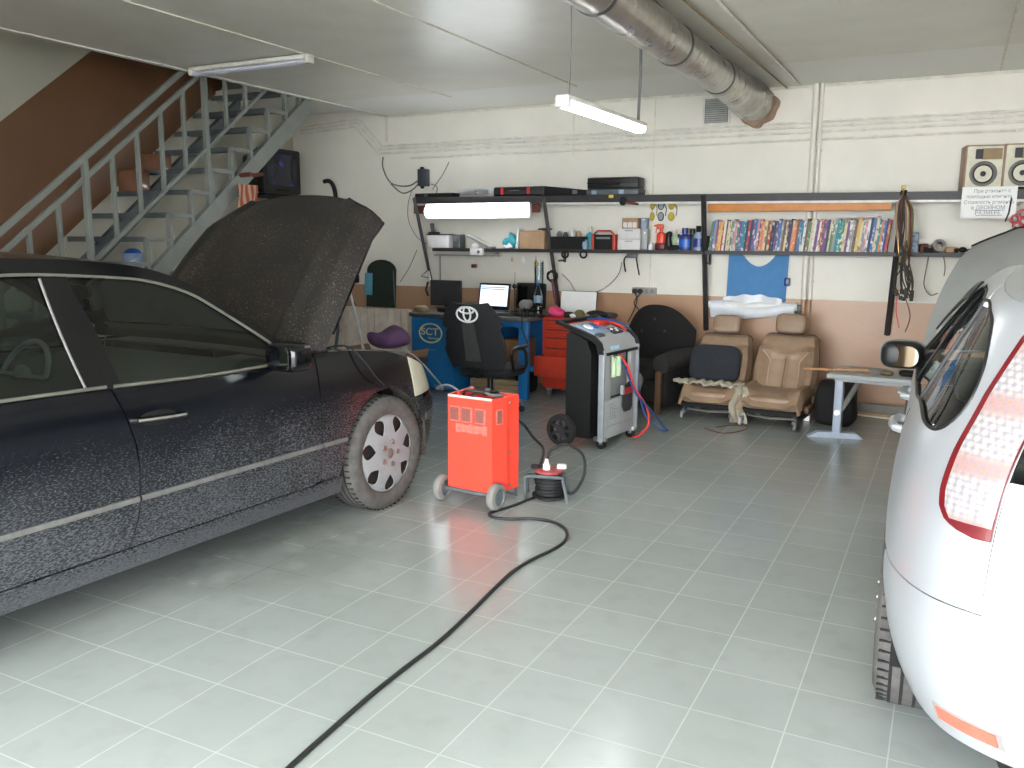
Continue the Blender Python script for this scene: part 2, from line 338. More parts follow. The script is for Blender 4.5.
    def ell(s, c, r, nu=14, nv=10, X=None, e=1.0):
        rows = []
        sg = lambda x: math.copysign(abs(x)**e, x)
        for i in range(1, nv):
            a = PI*i/nv-PI/2
            rows.append([Vector((r[0]*sg(math.cos(a))*sg(math.cos(2*PI*j/nu)), r[1]*sg(math.cos(a))*sg(math.sin(2*PI*j/nu)), r[2]*sg(math.sin(a)))) for j in range(nu)])
        X = Matrix.Translation(c) @ (X or Matrix())
        rows = [[X @ p for p in q] for q in rows]
        o = len(s.v); s.grid(rows, False, True); k = (nv-2)*nu
        s.f += [tuple(o+j for j in range(nu))[::-1], tuple(o+k+j for j in range(nu))]; return s
    def obj(s, name, m, parent=None, label=None, cat=None, group=None, kind=None, loc=None, rz=0, solid=0, sub=0, ang=38):
        me = bpy.data.meshes.new(name); me.from_pydata(s.v, [], s.f); me.update()
        bm = bmesh.new(); bm.from_mesh(me); bmesh.ops.recalc_face_normals(bm, faces=bm.faces[:]); bm.to_mesh(me); bm.free()
        for mm in (m if isinstance(m, list) else [m]): me.materials.append(mm)
        for p in me.polygons: p.use_smooth = True
        me.set_sharp_from_angle(angle=R(ang))
        o = bpy.data.objects.new(name, me); C.objects.link(o)
        if parent: o.parent = parent
        if loc is not None: o.location = loc
        o.rotation_euler.z = rz
        if sub: x = o.modifiers.new('s', 'SUBSURF'); x.levels = x.render_levels = sub
        if solid:
            x = o.modifiers.new('t', 'SOLIDIFY'); x.thickness = solid; x.offset = 0
            x = o.modifiers.new('e', 'EDGE_SPLIT'); x.split_angle = R(45)
        tag(o, label, cat, group, kind); return o
def tag(o, label=None, cat=None, group=None, kind=None):
    for k, v in (('label', label), ('category', cat), ('group', group), ('kind', kind)):
        if v: o[k] = v
    return o
def thing(name, label, cat, loc=(0, 0, 0), rz=0, group=None):
    o = bpy.data.objects.new(name, None); C.objects.link(o); o.location = loc; o.rotation_euler = (0, 0, rz); o.empty_display_size = .05
    return tag(o, label, cat, group)
def struct(b, name, m, parent=None): return b.obj(name, m, parent, kind=None if parent else 'structure')
def dup(root, loc, rz=None, label=None):
    r = root.copy(); C.objects.link(r); r.location = loc
    if rz is not None: r.rotation_euler = (0, 0, rz)
    if label: r['label'] = label
    for ch in list(root.children):
        c = ch.copy(); C.objects.link(c); c.parent = r
        for g in list(ch.children):
            d = g.copy(); C.objects.link(d); d.parent = c
    return r
def text(name, body, size, m, parent, loc, rot, align='CENTER', ext=.0008, xs=1.0, **kw):
    cu = bpy.data.curves.new(name, 'FONT'); cu.body = body; cu.size = size; cu.extrude = ext; cu.align_x = align; cu.align_y = 'CENTER'
    t = bpy.data.objects.new(name, cu); C.objects.link(t)
    bpy.context.view_layer.update()
    me = bpy.data.meshes.new_from_object(t.evaluated_get(bpy.context.evaluated_depsgraph_get()))
    bpy.data.objects.remove(t); me.materials.clear(); me.materials.append(m)
    o = bpy.data.objects.new(name, me); C.objects.link(o); o.parent = parent; o.location = loc; o.rotation_euler = rot; o.scale = (xs, 1, 1)
    return o
def rrect(w, h, r, n=5, cx=0, cz=0):
    o = []
    for k, (sx, sz) in enumerate(((1, 1), (-1, 1), (-1, -1), (1, -1))):
        for i in range(n+1):
            a = PI/2*k+PI/2*i/n; o.append((cx+sx*(w/2-r)+r*math.cos(a), cz+sz*(h/2-r)+r*math.sin(a)))
    return o
def sq(b, c, d, e=.5, nu=28, nv=16, X=None): return b.ell(c, (d[0]/2, d[1]/2, d[2]/2), nu, nv, X, e)
TX = lambda a: Matrix.Rotation(a, 4, 'X'); TY = lambda a: Matrix.Rotation(a, 4, 'Y'); TZ = lambda a: Matrix.Rotation(a, 4, 'Z'); TT = lambda *a: Matrix.Translation(a)
# ------------------------------------------------------------------ the room
WY, LX, RX, FY, CZ = 8.55, -7.45, 3.3, -.95, 2.99
struct(B().box(((LX+RX)/2, (FY+9)/2, -.06), (RX-LX+.4, 9-FY+.4, .12)), 'floor', M['floor'])
struct(B().box((0, FY-7, -.08), (40, 13.6, .12)), 'floor_forecourt', M['outside'])
wb = B().box(((-6.56+RX)/2, WY+.1, 1.5), (RX+6.56, .2, 3.0))
struct(wb, 'wall_back', M['wall'])
struct(B().box(((LX-6.56)/2, WY+.125, 2.6), (-6.56-LX, .15, 5.2)), 'wall_back_recess', M['wall'])
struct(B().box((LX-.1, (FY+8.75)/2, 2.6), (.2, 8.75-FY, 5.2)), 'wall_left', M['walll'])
struct(B().box((RX+.1, (FY+8.75)/2, 1.5), (.2, 8.75-FY, 3.0)), 'wall_right', M['wallr'])
fw_ = B().box((0, FY-.1, 2.9), (RX-LX, .2, .5)); fw_.v = [(x+(LX+RX)/2, y, z) for x, y, z in fw_.v]
DOOR = (-3.6, 2.9)
fw_.box(((LX+DOOR[0])/2, FY-.1, 1.5), (DOOR[0]-LX, .2, 3.0)); fw_.box(((RX+DOOR[1])/2, FY-.1, 1.5), (RX-DOOR[1], .2, 3.0))
struct(fw_, 'wall_front', M['wallr'])
SX, SY = -5.98, 2.0                                     # edge of the stairwell opening
cl = B().box(((SX+RX)/2, (FY+8.75)/2, CZ+.11), (RX-SX, 8.75-FY, .22)).box(((LX+SX)/2, (FY+SY)/2, CZ+.11), (SX-LX, SY-FY, .22))
struct(cl, 'ceiling', M['ceil'])
up = B().box((SX+.1, 5.4, 4.2), (.2, 6.7, 2.0)).box(((LX+SX)/2, SY-.1, 4.2), (SX-LX, .2, 2.0)).box(((LX+SX)/2, 5.4, 5.25), (SX-LX+.4, 7.2, .1)).box((-6.2, 8.68, 4.1), (.8, .2, 2.4))
struct(up, 'wall_stairwell_upper', M['wallr'])
struct(B().box(((LX+SX)/2, 7.95, 3.13), (SX-LX, 1.2, .12)), 'ceiling_landing', M['ceil'])
struct(B().box((SX-.012, 5.4, CZ+.08), (.025, 6.6, .17)).box((SX-.01, 5.4, CZ-.004), (.05, 6.6, .012)), 'trim_1', M['white'])
for i, (xs, y0, y1) in enumerate(((-4.62, .5, 7.7), (-3.25, .5, 7.7), (.235, .5, 8.5))):
    struct(B().box((xs, (y0+y1)/2, CZ-.003), (.014, y1-y0, .01)), 'trim_%d' % (i+2), M['plaster'])
struct(B().box(((SX+RX)/2, WY-.008, CZ-.014), (RX-SX, .016, .024)), 'trim_5', M['plaster'])
struct(B().box((aty(655, 120, WY).x, WY-.002, 2.0), (.012, .008, 1.96)), 'trim_6', M['plaster'])
struct(B().box((aty(652, 285, WY).x-.9, WY-.002, 2.7), (.010, .008, .5)), 'trim_7', M['plaster'])
struct(B().box((-6.0, WY-.004, 2.84), (.03, .012, .28)), 'trim_8', M['plaster'])
# ---- conduits along the back wall
cz = [2.655, 2.615, 2.568, 2.50]
names = ['topmost', 'second from the top', 'third from the top', 'lowest']
for i in range(4):
    y = WY-.018
    if i < 3:
        z2 = 2.975-.042*i; xj = -6.32-.03*i
        p = [(-7.3, WY+.03, z2-.03), (-6.62, WY+.02, z2), (xj-.06, y, z2), (xj+.26-.03*0, y, cz[i]), (3.2, y, cz[i])]
    else: p = [(-6.0+.35, y, cz[i]), (3.2, y, cz[i])]
    b = B().tube(p, .0125, 8)
    o = b.obj('conduit', M['conduit'], label='thin cream conduit, %s of the %s along the back wall' % (names[i], 'horizontal runs'), cat='pipe', group='horizontal conduits on the back wall')
    for xx in np.arange(-5.4, 1, 1.1): B().box((xx+.1*i, y, cz[i]), (.018, .03, .034)).obj('clip', M['white'], o)
for i, (px, rr) in enumerate(((817, .026), (823, .017))):
    X = aty(px, 83, WY-.03).x
    b = B().cyl((X, WY-.035, 0), (X, WY-.035, CZ), rr, n=14)
    o = b.obj('riser_pipe', M['wall'], label=('thicker' if i == 0 else 'thinner')+' of the two vertical pipes on the back wall, cream above and brown below', cat='pipe', group='vertical pipes on the back wall')
    for z in (1.2, 1.75, 2.4): B().box((X, WY-.02, z), (.07 if i == 0 else .05, .04, .02)).obj('bracket', M['white'], o)
# ---- vent grille
v = thing('vent_grille', 'square grey ventilation grille high on the back wall beside the duct', 'vent', aty(717, 111, WY))
B().prism(rrect(.27, .27, .01), .02, TT(0, -.01, 0)).obj('frame', M['white'], v)
g = B()
for k in range(11): g.box((0, -.022, -.1+.02*k), (.21, .012, .011), M_=TX(.5))
g.obj('slats', mat('vent_grey', (.68, .68, .66), .6), v); B().box((0, -.019, 0), (.225, .006, .225)).obj('backing', mat('vent_back', (.50, .50, .49), .8), v)
# ---- round duct
DX, DZ, DR = -1.74, 2.835, .128
du = thing('ventilation_duct', 'round galvanised ventilation duct running under the ceiling into the back wall', 'duct', (DX, 0, DZ))
prof = []
y = -.6
def shell(y0, y1, r): return B().lathe([(r, y0), (r, y1)], 32, TX(-PI/2))
segs = [-.6, 1.1, 2.8, 4.35, 5.75, 6.95]
for a, b_ in zip(segs[:-1], segs[1:]): shell(a+.004, b_-.004, DR).obj('duct_section', M['galv'], du)
e = []
for k in range(25):
    t = k/24; yy = 6.95+t*1.55
    e.append((DR+.012*math.sin(t*13)**2+(.03 if t > .55 else 0)+.008*math.sin(t*40), yy))
B().lathe(e, 32, TX(-PI/2)).obj('flexible_section', M['galv'], du)
for s_ in segs[1:]+[7.5, 8.0]:
    B().lathe([(DR+.002, s_-.022), (DR+.007, s_-.012), (DR+.007, s_+.012), (DR+.002, s_+.022)], 32, TX(-PI/2)).obj('clamp_ring', mat('clamp_steel', (.42, .42, .41), .45, .8), du)
for s_ in (3.4, 5.2, 6.6):
    B().tube([(.09, s_, .09), (.02, s_, CZ-DZ)], .005, 5).obj('hanger_wire', M['steel_dark'], du)
rows = []
for k in range(28):
    a = 2*PI*k/28; j = 1+.07*math.sin(3*a+1)+.06*math.sin(7*a)
    rows.append([(.13*math.cos(a)*1.0, 8.44, .13*math.sin(a)), ((.165*j)*math.cos(a), 8.41, min(.14, .165*j*math.sin(a)-.02)), ((.18*j)*math.cos(a), 8.548, min(.145, .18*j*math.sin(a)-.02))])
B().grid(rows, True).obj('foam_collar', M['terracotta'], du)
for i, (px0, px1, m_, rr, lb) in enumerate((((684, 0), (787, 88), 'sheet', .007, 'yellowish cable with ties strung along the ceiling beside the duct'), ((716, 0), (798, 84.8), 'white', .013, 'straight white conduit along the ceiling, farther from the duct'))):
    a = atz(*px0, CZ-.02); c = atz(*px1, CZ-.02)
    d = (c-a); a = a-d*.8; c.y = min(c.y, WY-.03)
    B().tube([a, c], rr, 8).obj('ceiling_cable' if i == 0 else 'ceiling_conduit', M[m_], label=lb, cat='cable' if i == 0 else 'pipe')
# ---- lamps
def strip(name, label, loc, rz, L, lit=True, wires=()):
    t = thing(name, label, 'lamp', loc, rz, None)
    B().box((0, 0, .03), (.085, L, .035), bev=.010).obj('housing', M['white'], t)
    for s in (-1, 1):
        B().box((0, s*(L/2-.02), .008), (.09, .04, .056), bev=.012).obj('end_cap', M['white'], t)
    if lit:
        d = B().cyl((0, -L/2+.04, 0), (0, L/2-.04, 0), .044, n=24); d.v = [(x, y, z*.7+.006) for x, y, z in d.v]; d.obj('diffuser', M['tube'], t)
    else:
        for s in (-1, 1): B().cyl((s*.022, -L/2+.03, -.006), (s*.022, L/2-.03, -.006), .014, n=14).obj('tube', M['tube_off'], t)
    for (yy, h, rr, m_) in wires:
        B().tube([(0, yy, .05), (.004, yy+.01, .05+h*.5), (0, yy, .05+h)], rr, 6).obj('hanger', M[m_], t)
    return t
hz = 2.315
strip('hanging_lamp', 'lit fluorescent tube lamp hanging below the ceiling left of the duct', (-1.99, 5.19, hz), R(-1.3), 1.30, True, ((.58, CZ-hz-.06, .011, 'gcable'), (-.55, CZ-hz-.06, .003, 'gcable')))
strip('ceiling_lamp', 'unlit fluorescent lamp fixed to the ceiling near the stairwell', (-5.2, 5.505, CZ-.056), R(90), 1.28, False)
sl = thing('bench_lamp', 'bright fluorescent lamp mounted under the top shelf above the blue workbench', 'lamp', (-4.585, 8.10, 1.875))
B().prism(rrect(1.28, .16, .02), .05, TT(0, .08, .005)).obj('housing', M['white'], sl)
B().prism(rrect(1.235, .125, .06, 8), .06, TT(0, .03, 0)).obj('diffuser', mat('bright_diffuser', (1, 1, 1), .3, var=0, emit=(.95, .975, 1), estr=9), sl)
# ---- staircase
st = thing('metal_staircase', 'grey steel open staircase with railing climbing along the brown wall', 'stairs')
zs = lambda y: 2.14+.824*(y-6.2)
for X, m_ in ((-6.12, 'steel'), (-7.12, 'steel_dark')):
    y0, y1 = 3.62, 7.35
    B().add([(X-.03, y0, 0), (X+.03, y0, 0), (X+.03, y0+.22, 0), (X-.03, y0+.22, 0), (X-.03, y1, zs(y1)), (X+.03, y1, zs(y1)), (X+.03, y1+.0, zs(y1)-.19), (X-.03, y1, zs(y1)-.19)],
            [(0, 1, 2, 3), (4, 7, 6, 5), (0, 4, 5, 1), (1, 5, 6, 2), (2, 6, 7, 3), (3, 7, 4, 0)]).obj('stringer', M[m_], st)
for k in range(-9, 5):
    Y, z = 5.913+.255*k, 2.205+.21*k
    t = B().box((-6.62, Y+.02, z-.02), (.98, .035, .045)).box((-6.62, Y+.13, z-.012), (.98, .22, .02)).obj('tread', M['steel_dark'], st)
    for X in (-6.12,):
        zb = zs(Y)-.03
        B().box((X, Y+.02, (z+zb)/2-.02), (.045, .035, max(.05, z-zb))).box((X, Y+.13, z-.02), (.045, .25, .035)).obj('bracket', M['steel'], t)
rails = (('handrail', 2.30, 4.78, .021), ('mid_rail', 2.228, 4.877, .018), ('low_rail', 2.19, 5.67, .015))
def railz(i, y): return rails[i][1]+.8*(y-rails[i][2])
for i, (n_, z0, yy, w) in enumerate(rails):
    y0, y1 = 3.25, 7.25
    y0 = {0: 3.3, 1: 3.35, 2: 3.55}[i]
    a, b_ = Vector((-6.12, y0, railz(i, y0))), Vector((-6.12, y1, railz(i, y1)))
    c = (a+b_)/2; L_ = (b_-a).length
    B().box(c, (2*w*.8, L_, 2*w), M_=TX(math.atan(.8))).obj(n_, M['steel'], st)
posts = (3.36, 4.63, 5.90, 7.17)
for Y in posts:
    B().box((-6.12, Y, (zs(Y)+railz(0, Y))/2-.05), (.042, .042, railz(0, Y)-zs(Y)+.12)).obj('post', M['steel'], st)
for a, b_ in zip(posts[:-1], posts[1:]):
    for k in range(1, 5):
        Y = a+(b_-a)*k/5; B().box((-6.12, Y, (railz(1, Y)+railz(2, Y))/2), (.03, .03, railz(1, Y)-railz(2, Y))).obj('baluster', M['steel'], st)
# towel, clamp, boxes about the stairs
def sheet(name, w, h, m, fold=.015, n=14, k=9, parent=None, **kw):
    rows = []
    for i in range(n+1):
        u = i/n
        rows.append([(fold*math.sin(u*k+v*.7)*(.35+v/8), (u-.5)*w*(1+.04*math.sin(v)), -h*v/8) for v in range(9)])
    return B().grid(rows).obj(name, m, parent, solid=.006, **kw)
tw = sheet('striped_towel', .26, .26, M['striped'], loc=(-6.03, 6.3, 2.075), label='orange striped towel hanging below the stair beside the television', cat='towel')
c = B().tube([(-6.12, 6.27, 2.16), (-5.98, 6.29, 2.17)], .022, 8).tube([(-6.0, 6.29, 2.17), (-5.99, 6.36, 2.165), (-5.95, 6.42, 2.18)], .018, 8)
c.obj('screw_clamp', M['umber'], label='rust brown clamp fixed to the stair stringer above the striped towel', cat='clamp')
for k, (Y, z, s, lb) in enumerate(((5.66, 1.995, (.20, .2, .20), 'lower'), (5.915, 2.205, (.24, .2, .16), 'upper'))):
    t = thing('wrapped_box', 'shiny wrapped brown carton standing on a stair tread, the %s of two' % lb, 'box', (-6.97, Y+.13, z))
    B().box((0, 0, s[2]/2), s, bev=.008).obj('carton', mat('glossy_brown', (.50, .34, .26), .15), t); B().box((0, 0, s[2]+.002), (s[0], .05, .004)).obj('tape', M['tan'], t)
# grey cupboard under the stair with a bucket on it
cu = thing('understair_cupboard', 'grey cupboard standing under the staircase behind the black car', 'cupboard', (-6.80, 5.62, 0))
B().box((0, 0, .635), (.46, .44, 1.27), bev=.01).obj('body', M['steel_dark'], cu); d = B().box((0, -.228, .65), (.43, .015, 1.15), bev=.004).obj('door', M['woodd'], cu)
B().cyl((.17, -.25, .7), (.17, -.232, .7), .015).obj('knob', M['steel'], d)
bk = thing('bucket', 'pale plastic bucket on the cupboard under the staircase', 'bucket', (-6.72, 5.52, 1.27))
B().lathe([(.0, .0), (.075, .0), (.095, .155), (.102, .16), (.088, .155), (.07, .02), (0, .02)], 24).obj('shell', M['steelblue'], bk)
B().tube([(-.098, 0, .15), (-.08, -.05, .1), (0, -.11, .07), (.08, -.05, .1), (.098, 0, .15)], .004, 6, k=4).obj('handle', M['alu'], bk)
bb = B(); sq(bb, (0, 0, .06), (.15, .14, .12), .8); bb.v = [(x*(1+.15*math.sin(40*z+9*x)), y*(1+.15*math.sin(33*z)), z) for x, y, z in bb.v]
bb.obj('blue_bag', M['blueplast'], loc=(-6.72, 5.52, 1.355), label='crumpled bright blue bag stuffed in the bucket under the stair', cat='bag')
# television on a wall shelf
tv = thing('television', 'black tube television with a dim blue picture on a wall shelf by the stair', 'television', (-6.97, 7.84, 2.085))
B().prism(rrect(.62, .5, .03), .1, TZ(PI/2) @ TT(0, .05, .255)).obj('front_bezel', M['black'], tv)
B().add([(-.1, -.3, .02), (-.1, .3, .02), (-.1, .3, .49), (-.1, -.3, .49), (-.40, -.2, .05), (-.40, .2, .05), (-.40, .2, .42), (-.40, -.2, .42)], [(0, 1, 2, 3), (4, 5, 6, 7), (0, 1, 5, 4), (1, 2, 6, 5), (2, 3, 7, 6), (3, 0, 4, 7)]).obj('casing', M['black'], tv)
rows = [[(.004+.016*(1-(2*i/10-1)**2)*(1-(2*j/8-1)**2), -.25+.5*i/10, .09+.36*j/8) for j in range(9)] for i in range(11)]
ss = B().grid(rows).obj('screen', M['screen'], tv); 
B().box((.004, 0, .04), (.008, .2, .02)).obj('control_strip', M['blackm'], tv)
sh = thing('television_shelf', 'black wall shelf carrying the television', 'shelf', (-6.97, 7.84, 2.04))
B().box((-.24, .06, .03), (.56, .78, .03)).obj('board', M['blackm'], sh)
B().box((-.3, .3, -.1), (.04, .04, .25)).box((-.42, .3, -.06), (.2, .04, .04)).obj('bracket', M['blackm'], sh)
hs = [(-6.9, 8.5, 2.265), (-6.82, 8.49, 2.27), (-6.76, 8.49, 2.22), (-6.735, 8.5, 2.12), (-6.735, 8.5, 2.03)]
B().tube(hs, .026, 10, k=5).obj('radiator_hose', M['rubber'], label='bent black rubber hose hanging on the back wall beside the television', cat='hose')
# daylight: overcast sky through the open garage door
w = bpy.data.worlds.new('overcast'); bpy.context.scene.world = w; w.use_nodes = True
bg = w.node_tree.nodes["Background"]; bg.inputs[0].default_value = (.93, .97, 1.0, 1); bg.inputs[1].default_value = 9.5
vs.exposure = .95
# ------------------------------------------------------------------ cars
class Car:
    def __init__(s, root, plan, wscale, rear, front, k=10, ra=0):
        s.root = root; s.ra = ra; P = [np.array(p) for p in cr(plan, k)]; s.P = P
        d = [0]
        for a, b in zip(P[:-1], P[1:]): d.append(d[-1]+float(np.linalg.norm(b-a)))
        s.d = np.array(d); s.len = d[-1]; s.px = np.array([p[0] for p in P]); s.py = np.array([p[1] for p in P])
        s.w = pch(*zip(*wscale)); s.rr = pch(*zip(*rear)); s.fr = pch(*zip(*front)); s.y0, s.y1 = s.py.min(), s.py.max()
    def U(s, y): return float(np.interp(-y, -s.py, s.d))
    def S(s, u, z, side=1):
        x = float(np.interp(u, s.d, s.px))*s.w(z); y = float(np.interp(u, s.d, s.py))
        if y < 0: y += s.rr(z)*max(0, (-y/-s.y0-s.ra)/(1-s.ra))
        else: y = y*(1-s.fr(z)/s.y1)
        return np.array([side*x, y, z])
    def Nrm(s, u, z, side=1):
        a = s.S(min(u+.02, s.len), z, side)-s.S(max(u-.02, 0), z, side); b = s.S(u, z+.01, side)-s.S(u, z-.01, side)
        n = np.cross(a, b); n /= np.linalg.norm(n)+1e-12
        c = s.S(u, z, side); 
        if n[0]*c[0]+n[1]*(1 if c[1] > 0 else -1)*.3 < 0: n = -n
        return n
    def rows(s, uL, uR, bot, top, nu, nz, side=1, off=0, ts=None):
        uL = uL if callable(uL) else (lambda z, a=uL: a); uR = uR if callable(uR) else (lambda z, a=uR: a)
        bot = bot if callable(bot) else (lambda u, a=bot: a); top = top if callable(top) else (lambda u, a=top: a)
        out = []; ts = ts or [i/nu for i in range(nu+1)]
        for t in ts:
            zm = .6; u = uL(zm)*(1-t)+uR(zm)*t
            zb = zt = None
            for _ in range(6):
                zb = bot(u if zb is None else uL(zb)*(1-t)+uR(zb)*t); zt = top(u if zt is None else uL(zt)*(1-t)+uR(zt)*t)
            col = []
            for j in range(nz+1):
                z = zb+(zt-zb)*j/nz; uu = uL(z)*(1-t)+uR(z)*t
                p = s.S(uu, z, side)
                if off: p = p+s.Nrm(uu, z, side)*off
                col.append(p)
            out.append(col)
        return out
    def panel(s, name, uL, uR, bot, top, m, nu=16, nz=10, side=1, off=0, parent=None, solid=.008, ts=None, **kw):
        return B().grid(s.rows(uL, uR, bot, top, nu, nz, side, off, ts)).obj(name, m, parent or s.root, solid=solid, ang=50, **kw)
    def line(s, pts, side=1, off=0, k=6):       # pts (y, z) on the flank
        q = cr(pts, k) if k else pts
        return [s.S(s.U(y), z, side)+s.Nrm(s.U(y), z, side)*off for y, z in q]
def wheel(parent, x, y, r, w, side, rim_r, holes=7, steer=0, cover='hub'):
    """tyre, tread grooves, wheel cover with teardrop openings, brake disc"""
    X = TT(x, y, r-.004) @ TZ(steer) @ TY(side*PI/2)        # local +z points outward
    hw = w/2
    pr = [(rim_r-.01, hw-.03), (rim_r, hw-.006), (rim_r+.02, hw), (r-.05, hw+.004), (r-.022, hw-.01), (r-.004, hw-.035), (r, hw-.06), (r, -hw+.06), (r-.004, -hw+.035), (r-.022, -hw+.01), (r-.05, -hw), (rim_r, -hw+.01), (rim_r-.01, -hw+.03)]
    t = B().lathe(pr, 56, X, closed=True).obj('tyre', M['tyre'], parent)
    g = B()
    for zz in (-.055, -.02, .02, .055): g.lathe([(r+.0006, zz-.005), (r+.0012, zz), (r+.0006, zz+.005), (r-.004, zz)], 56, X, closed=True)
    for k in range(56):
        a = 2*PI*k/56
        for zz in (-.077, .077): g.box(X @ Vector(((r-.004)*math.cos(a), (r-.004)*math.sin(a), zz)), (.006, .006, .034), M_=X.to_3x3().to_4x4() @ TZ(a))
    g.obj('tread_grooves', M['tread'], t)
    B().lathe([(rim_r-.005, hw-.02), (rim_r-.03, hw-.07), (rim_r-.035, -hw+.02), (.02, -hw+.02), (.02, hw-.09), (rim_r-.05, hw-.09)], 48, X).obj('brake_disc', M['dark_rotor'], parent)
    # cover
    b = B(); S = PI/holes; nr = 18
    for k in range(2*holes):
        s0 = (k//2)*2*S; sg = 1 if k % 2 == 0 else -1; rows = []
        for i in range(nr+1):
            q = i/nr; rr = .012+(rim_r+.004-.012)*q
            h0, h1 = .52, .93
            a = 0
            if h0 < q < h1:
                z_ = (q-h0)/(h1-h0); a = S*.66*math.sqrt(max(0, math.sin(PI*z_)))*(.55+.45*z_)
            zz = hw-.012+.012*math.cos(q*PI/2)-(.016*max(0, q-.86)/.14 if q > .86 else 0)+.006*math.sin(q*PI)
            rows.append([X @ Vector((rr*math.cos(s0+sg*(a+(S-a)*j/6)), rr*math.sin(s0+sg*(a+(S-a)*j/6)), zz)) for j in range(7)])
        b.grid(rows)
    c = b.obj('wheel_cover', M[cover], parent, solid=.006)
    n = B().lathe([(0, hw-.01), (.03, hw-.01), (.03, hw+.008), (.022, hw+.014), (0, hw+.014)], 20, X)
    for k in range(5):
        a = 2*PI*k/5+.3; p = X @ Vector((.068*math.cos(a), .068*math.sin(a), hw-.006)); q = X @ Vector((.068*math.cos(a), .068*math.sin(a), hw+.014))
        n.cyl(p, q, .019, .014, 12)
    n.obj('hub_cap', M['satin'] if cover == 'hub' else M[cover], c)
def arch_fn(car, yc, zc, Rr, other):
    def f(u):
        y = float(np.interp(u, car.d, car.py)); d = abs(y-yc)
        o = other(u) if callable(other) else other
        return max(o, zc+math.sqrt(max(Rr*Rr-d*d, 0))) if d < Rr else o
    return f
def seat(parent, x, y, z, w, m, head=True, tilt=.25, h=.62, name='seat'):
    b = B(); sq(b, (x, y, z+.07), (w, .52, .17), .55); sq(b, (x, y-.27-.5*h*math.sin(tilt), z+.1+h*.5), (w, .15, h), .5, X=TX(tilt))
    o = b.obj(name, m, parent)
    if head:
        c = B(); sq(c, (x, y-.29-h*math.sin(tilt), z+.17+h), (w*.5, .1, .17), .5, X=TX(tilt)); c.obj('headrest', m, o)
    return o
# ================================================= the black saloon
th = R(3.5); rtv = Vector((math.cos(th), -math.sin(th), 0)); bo = Vector((-2.83, 4.0, 0))-rtv*.9
bc = thing('black_car', 'black saloon car with raised bonnet and mud splashed flanks', 'car', bo, -th)
plan = [(0, .90), (.25, .885), (.45, .85), (.62, .765), (.76, .61), (.845, .42), (.885, .2), (.897, -.1), (.902, -.6), (.905, -1.5), (.905, -2.5), (.895, -3.1), (.86, -3.55), (.78, -3.85), (.62, -4.02), (.35, -4.1), (0, -4.12)]
ws = [(.12, .93), (.2, .955), (.3, .98), (.42, .996), (.52, 1.0), (.7, 1.0), (.84, .985), (.93, .965), (.97, .95), (1.05, .905), (1.2, .83), (1.35, .765), (1.42, .735), (1.5, .68)]
k = Car(bc, plan, ws, [(.1, .12), (.3, .02), (.5, 0), (.8, .03), (1.0, .1), (1.5, .3)], [(.1, .16), (.28, .04), (.5, 0), (.62, .04), (.75, .12), (.9, .2), (1.0, .24), (1.5, .4)], ra=.8)
BC = k
AR, AZ = .388, .335
sillz = .205
topz = pch([-4.2, -3.9, -3.4, -3.0, -2.2, -1.7, -.9, -.66, -.42, -.08, .2, .42, .6, .75, .9], [.96, 1.0, 1.0, .985, .975, .967, .945, .972, .968, .938, .89, .83, .77, .72, .70])
def topu(u): return topz(float(np.interp(u, k.d, k.py)))
def beltu(u): return topz(float(np.interp(u, k.d, k.py)))-.012
gapF = lambda z: k.U(-.555-.045*max(0, (.45-z))/.25)
def gapB(z): return k.U(float(np.interp(z, [.2, .277, .38, .484, .6, .706, .85, .97], [-1.735, -1.704, -1.665, -1.644, -1.637, -1.644, -1.68, -1.722])))
g = .004
def around(y0, y1, n, yc, Rr):
    ys = list(np.linspace(y0, y1, n)); e = [yc+Rr*math.cos(a)*sg for sg in (1, -1) for a in np.linspace(0, PI/2, 14)]
    return sorted({round(v, 4) for v in ys+[v for v in e if y1 < v < y0]}, reverse=True)
def ts_for(uL, uR, ys): return [min(1, max(0, (k.U(v)-uL)/(uR-uL))) for v in ys]
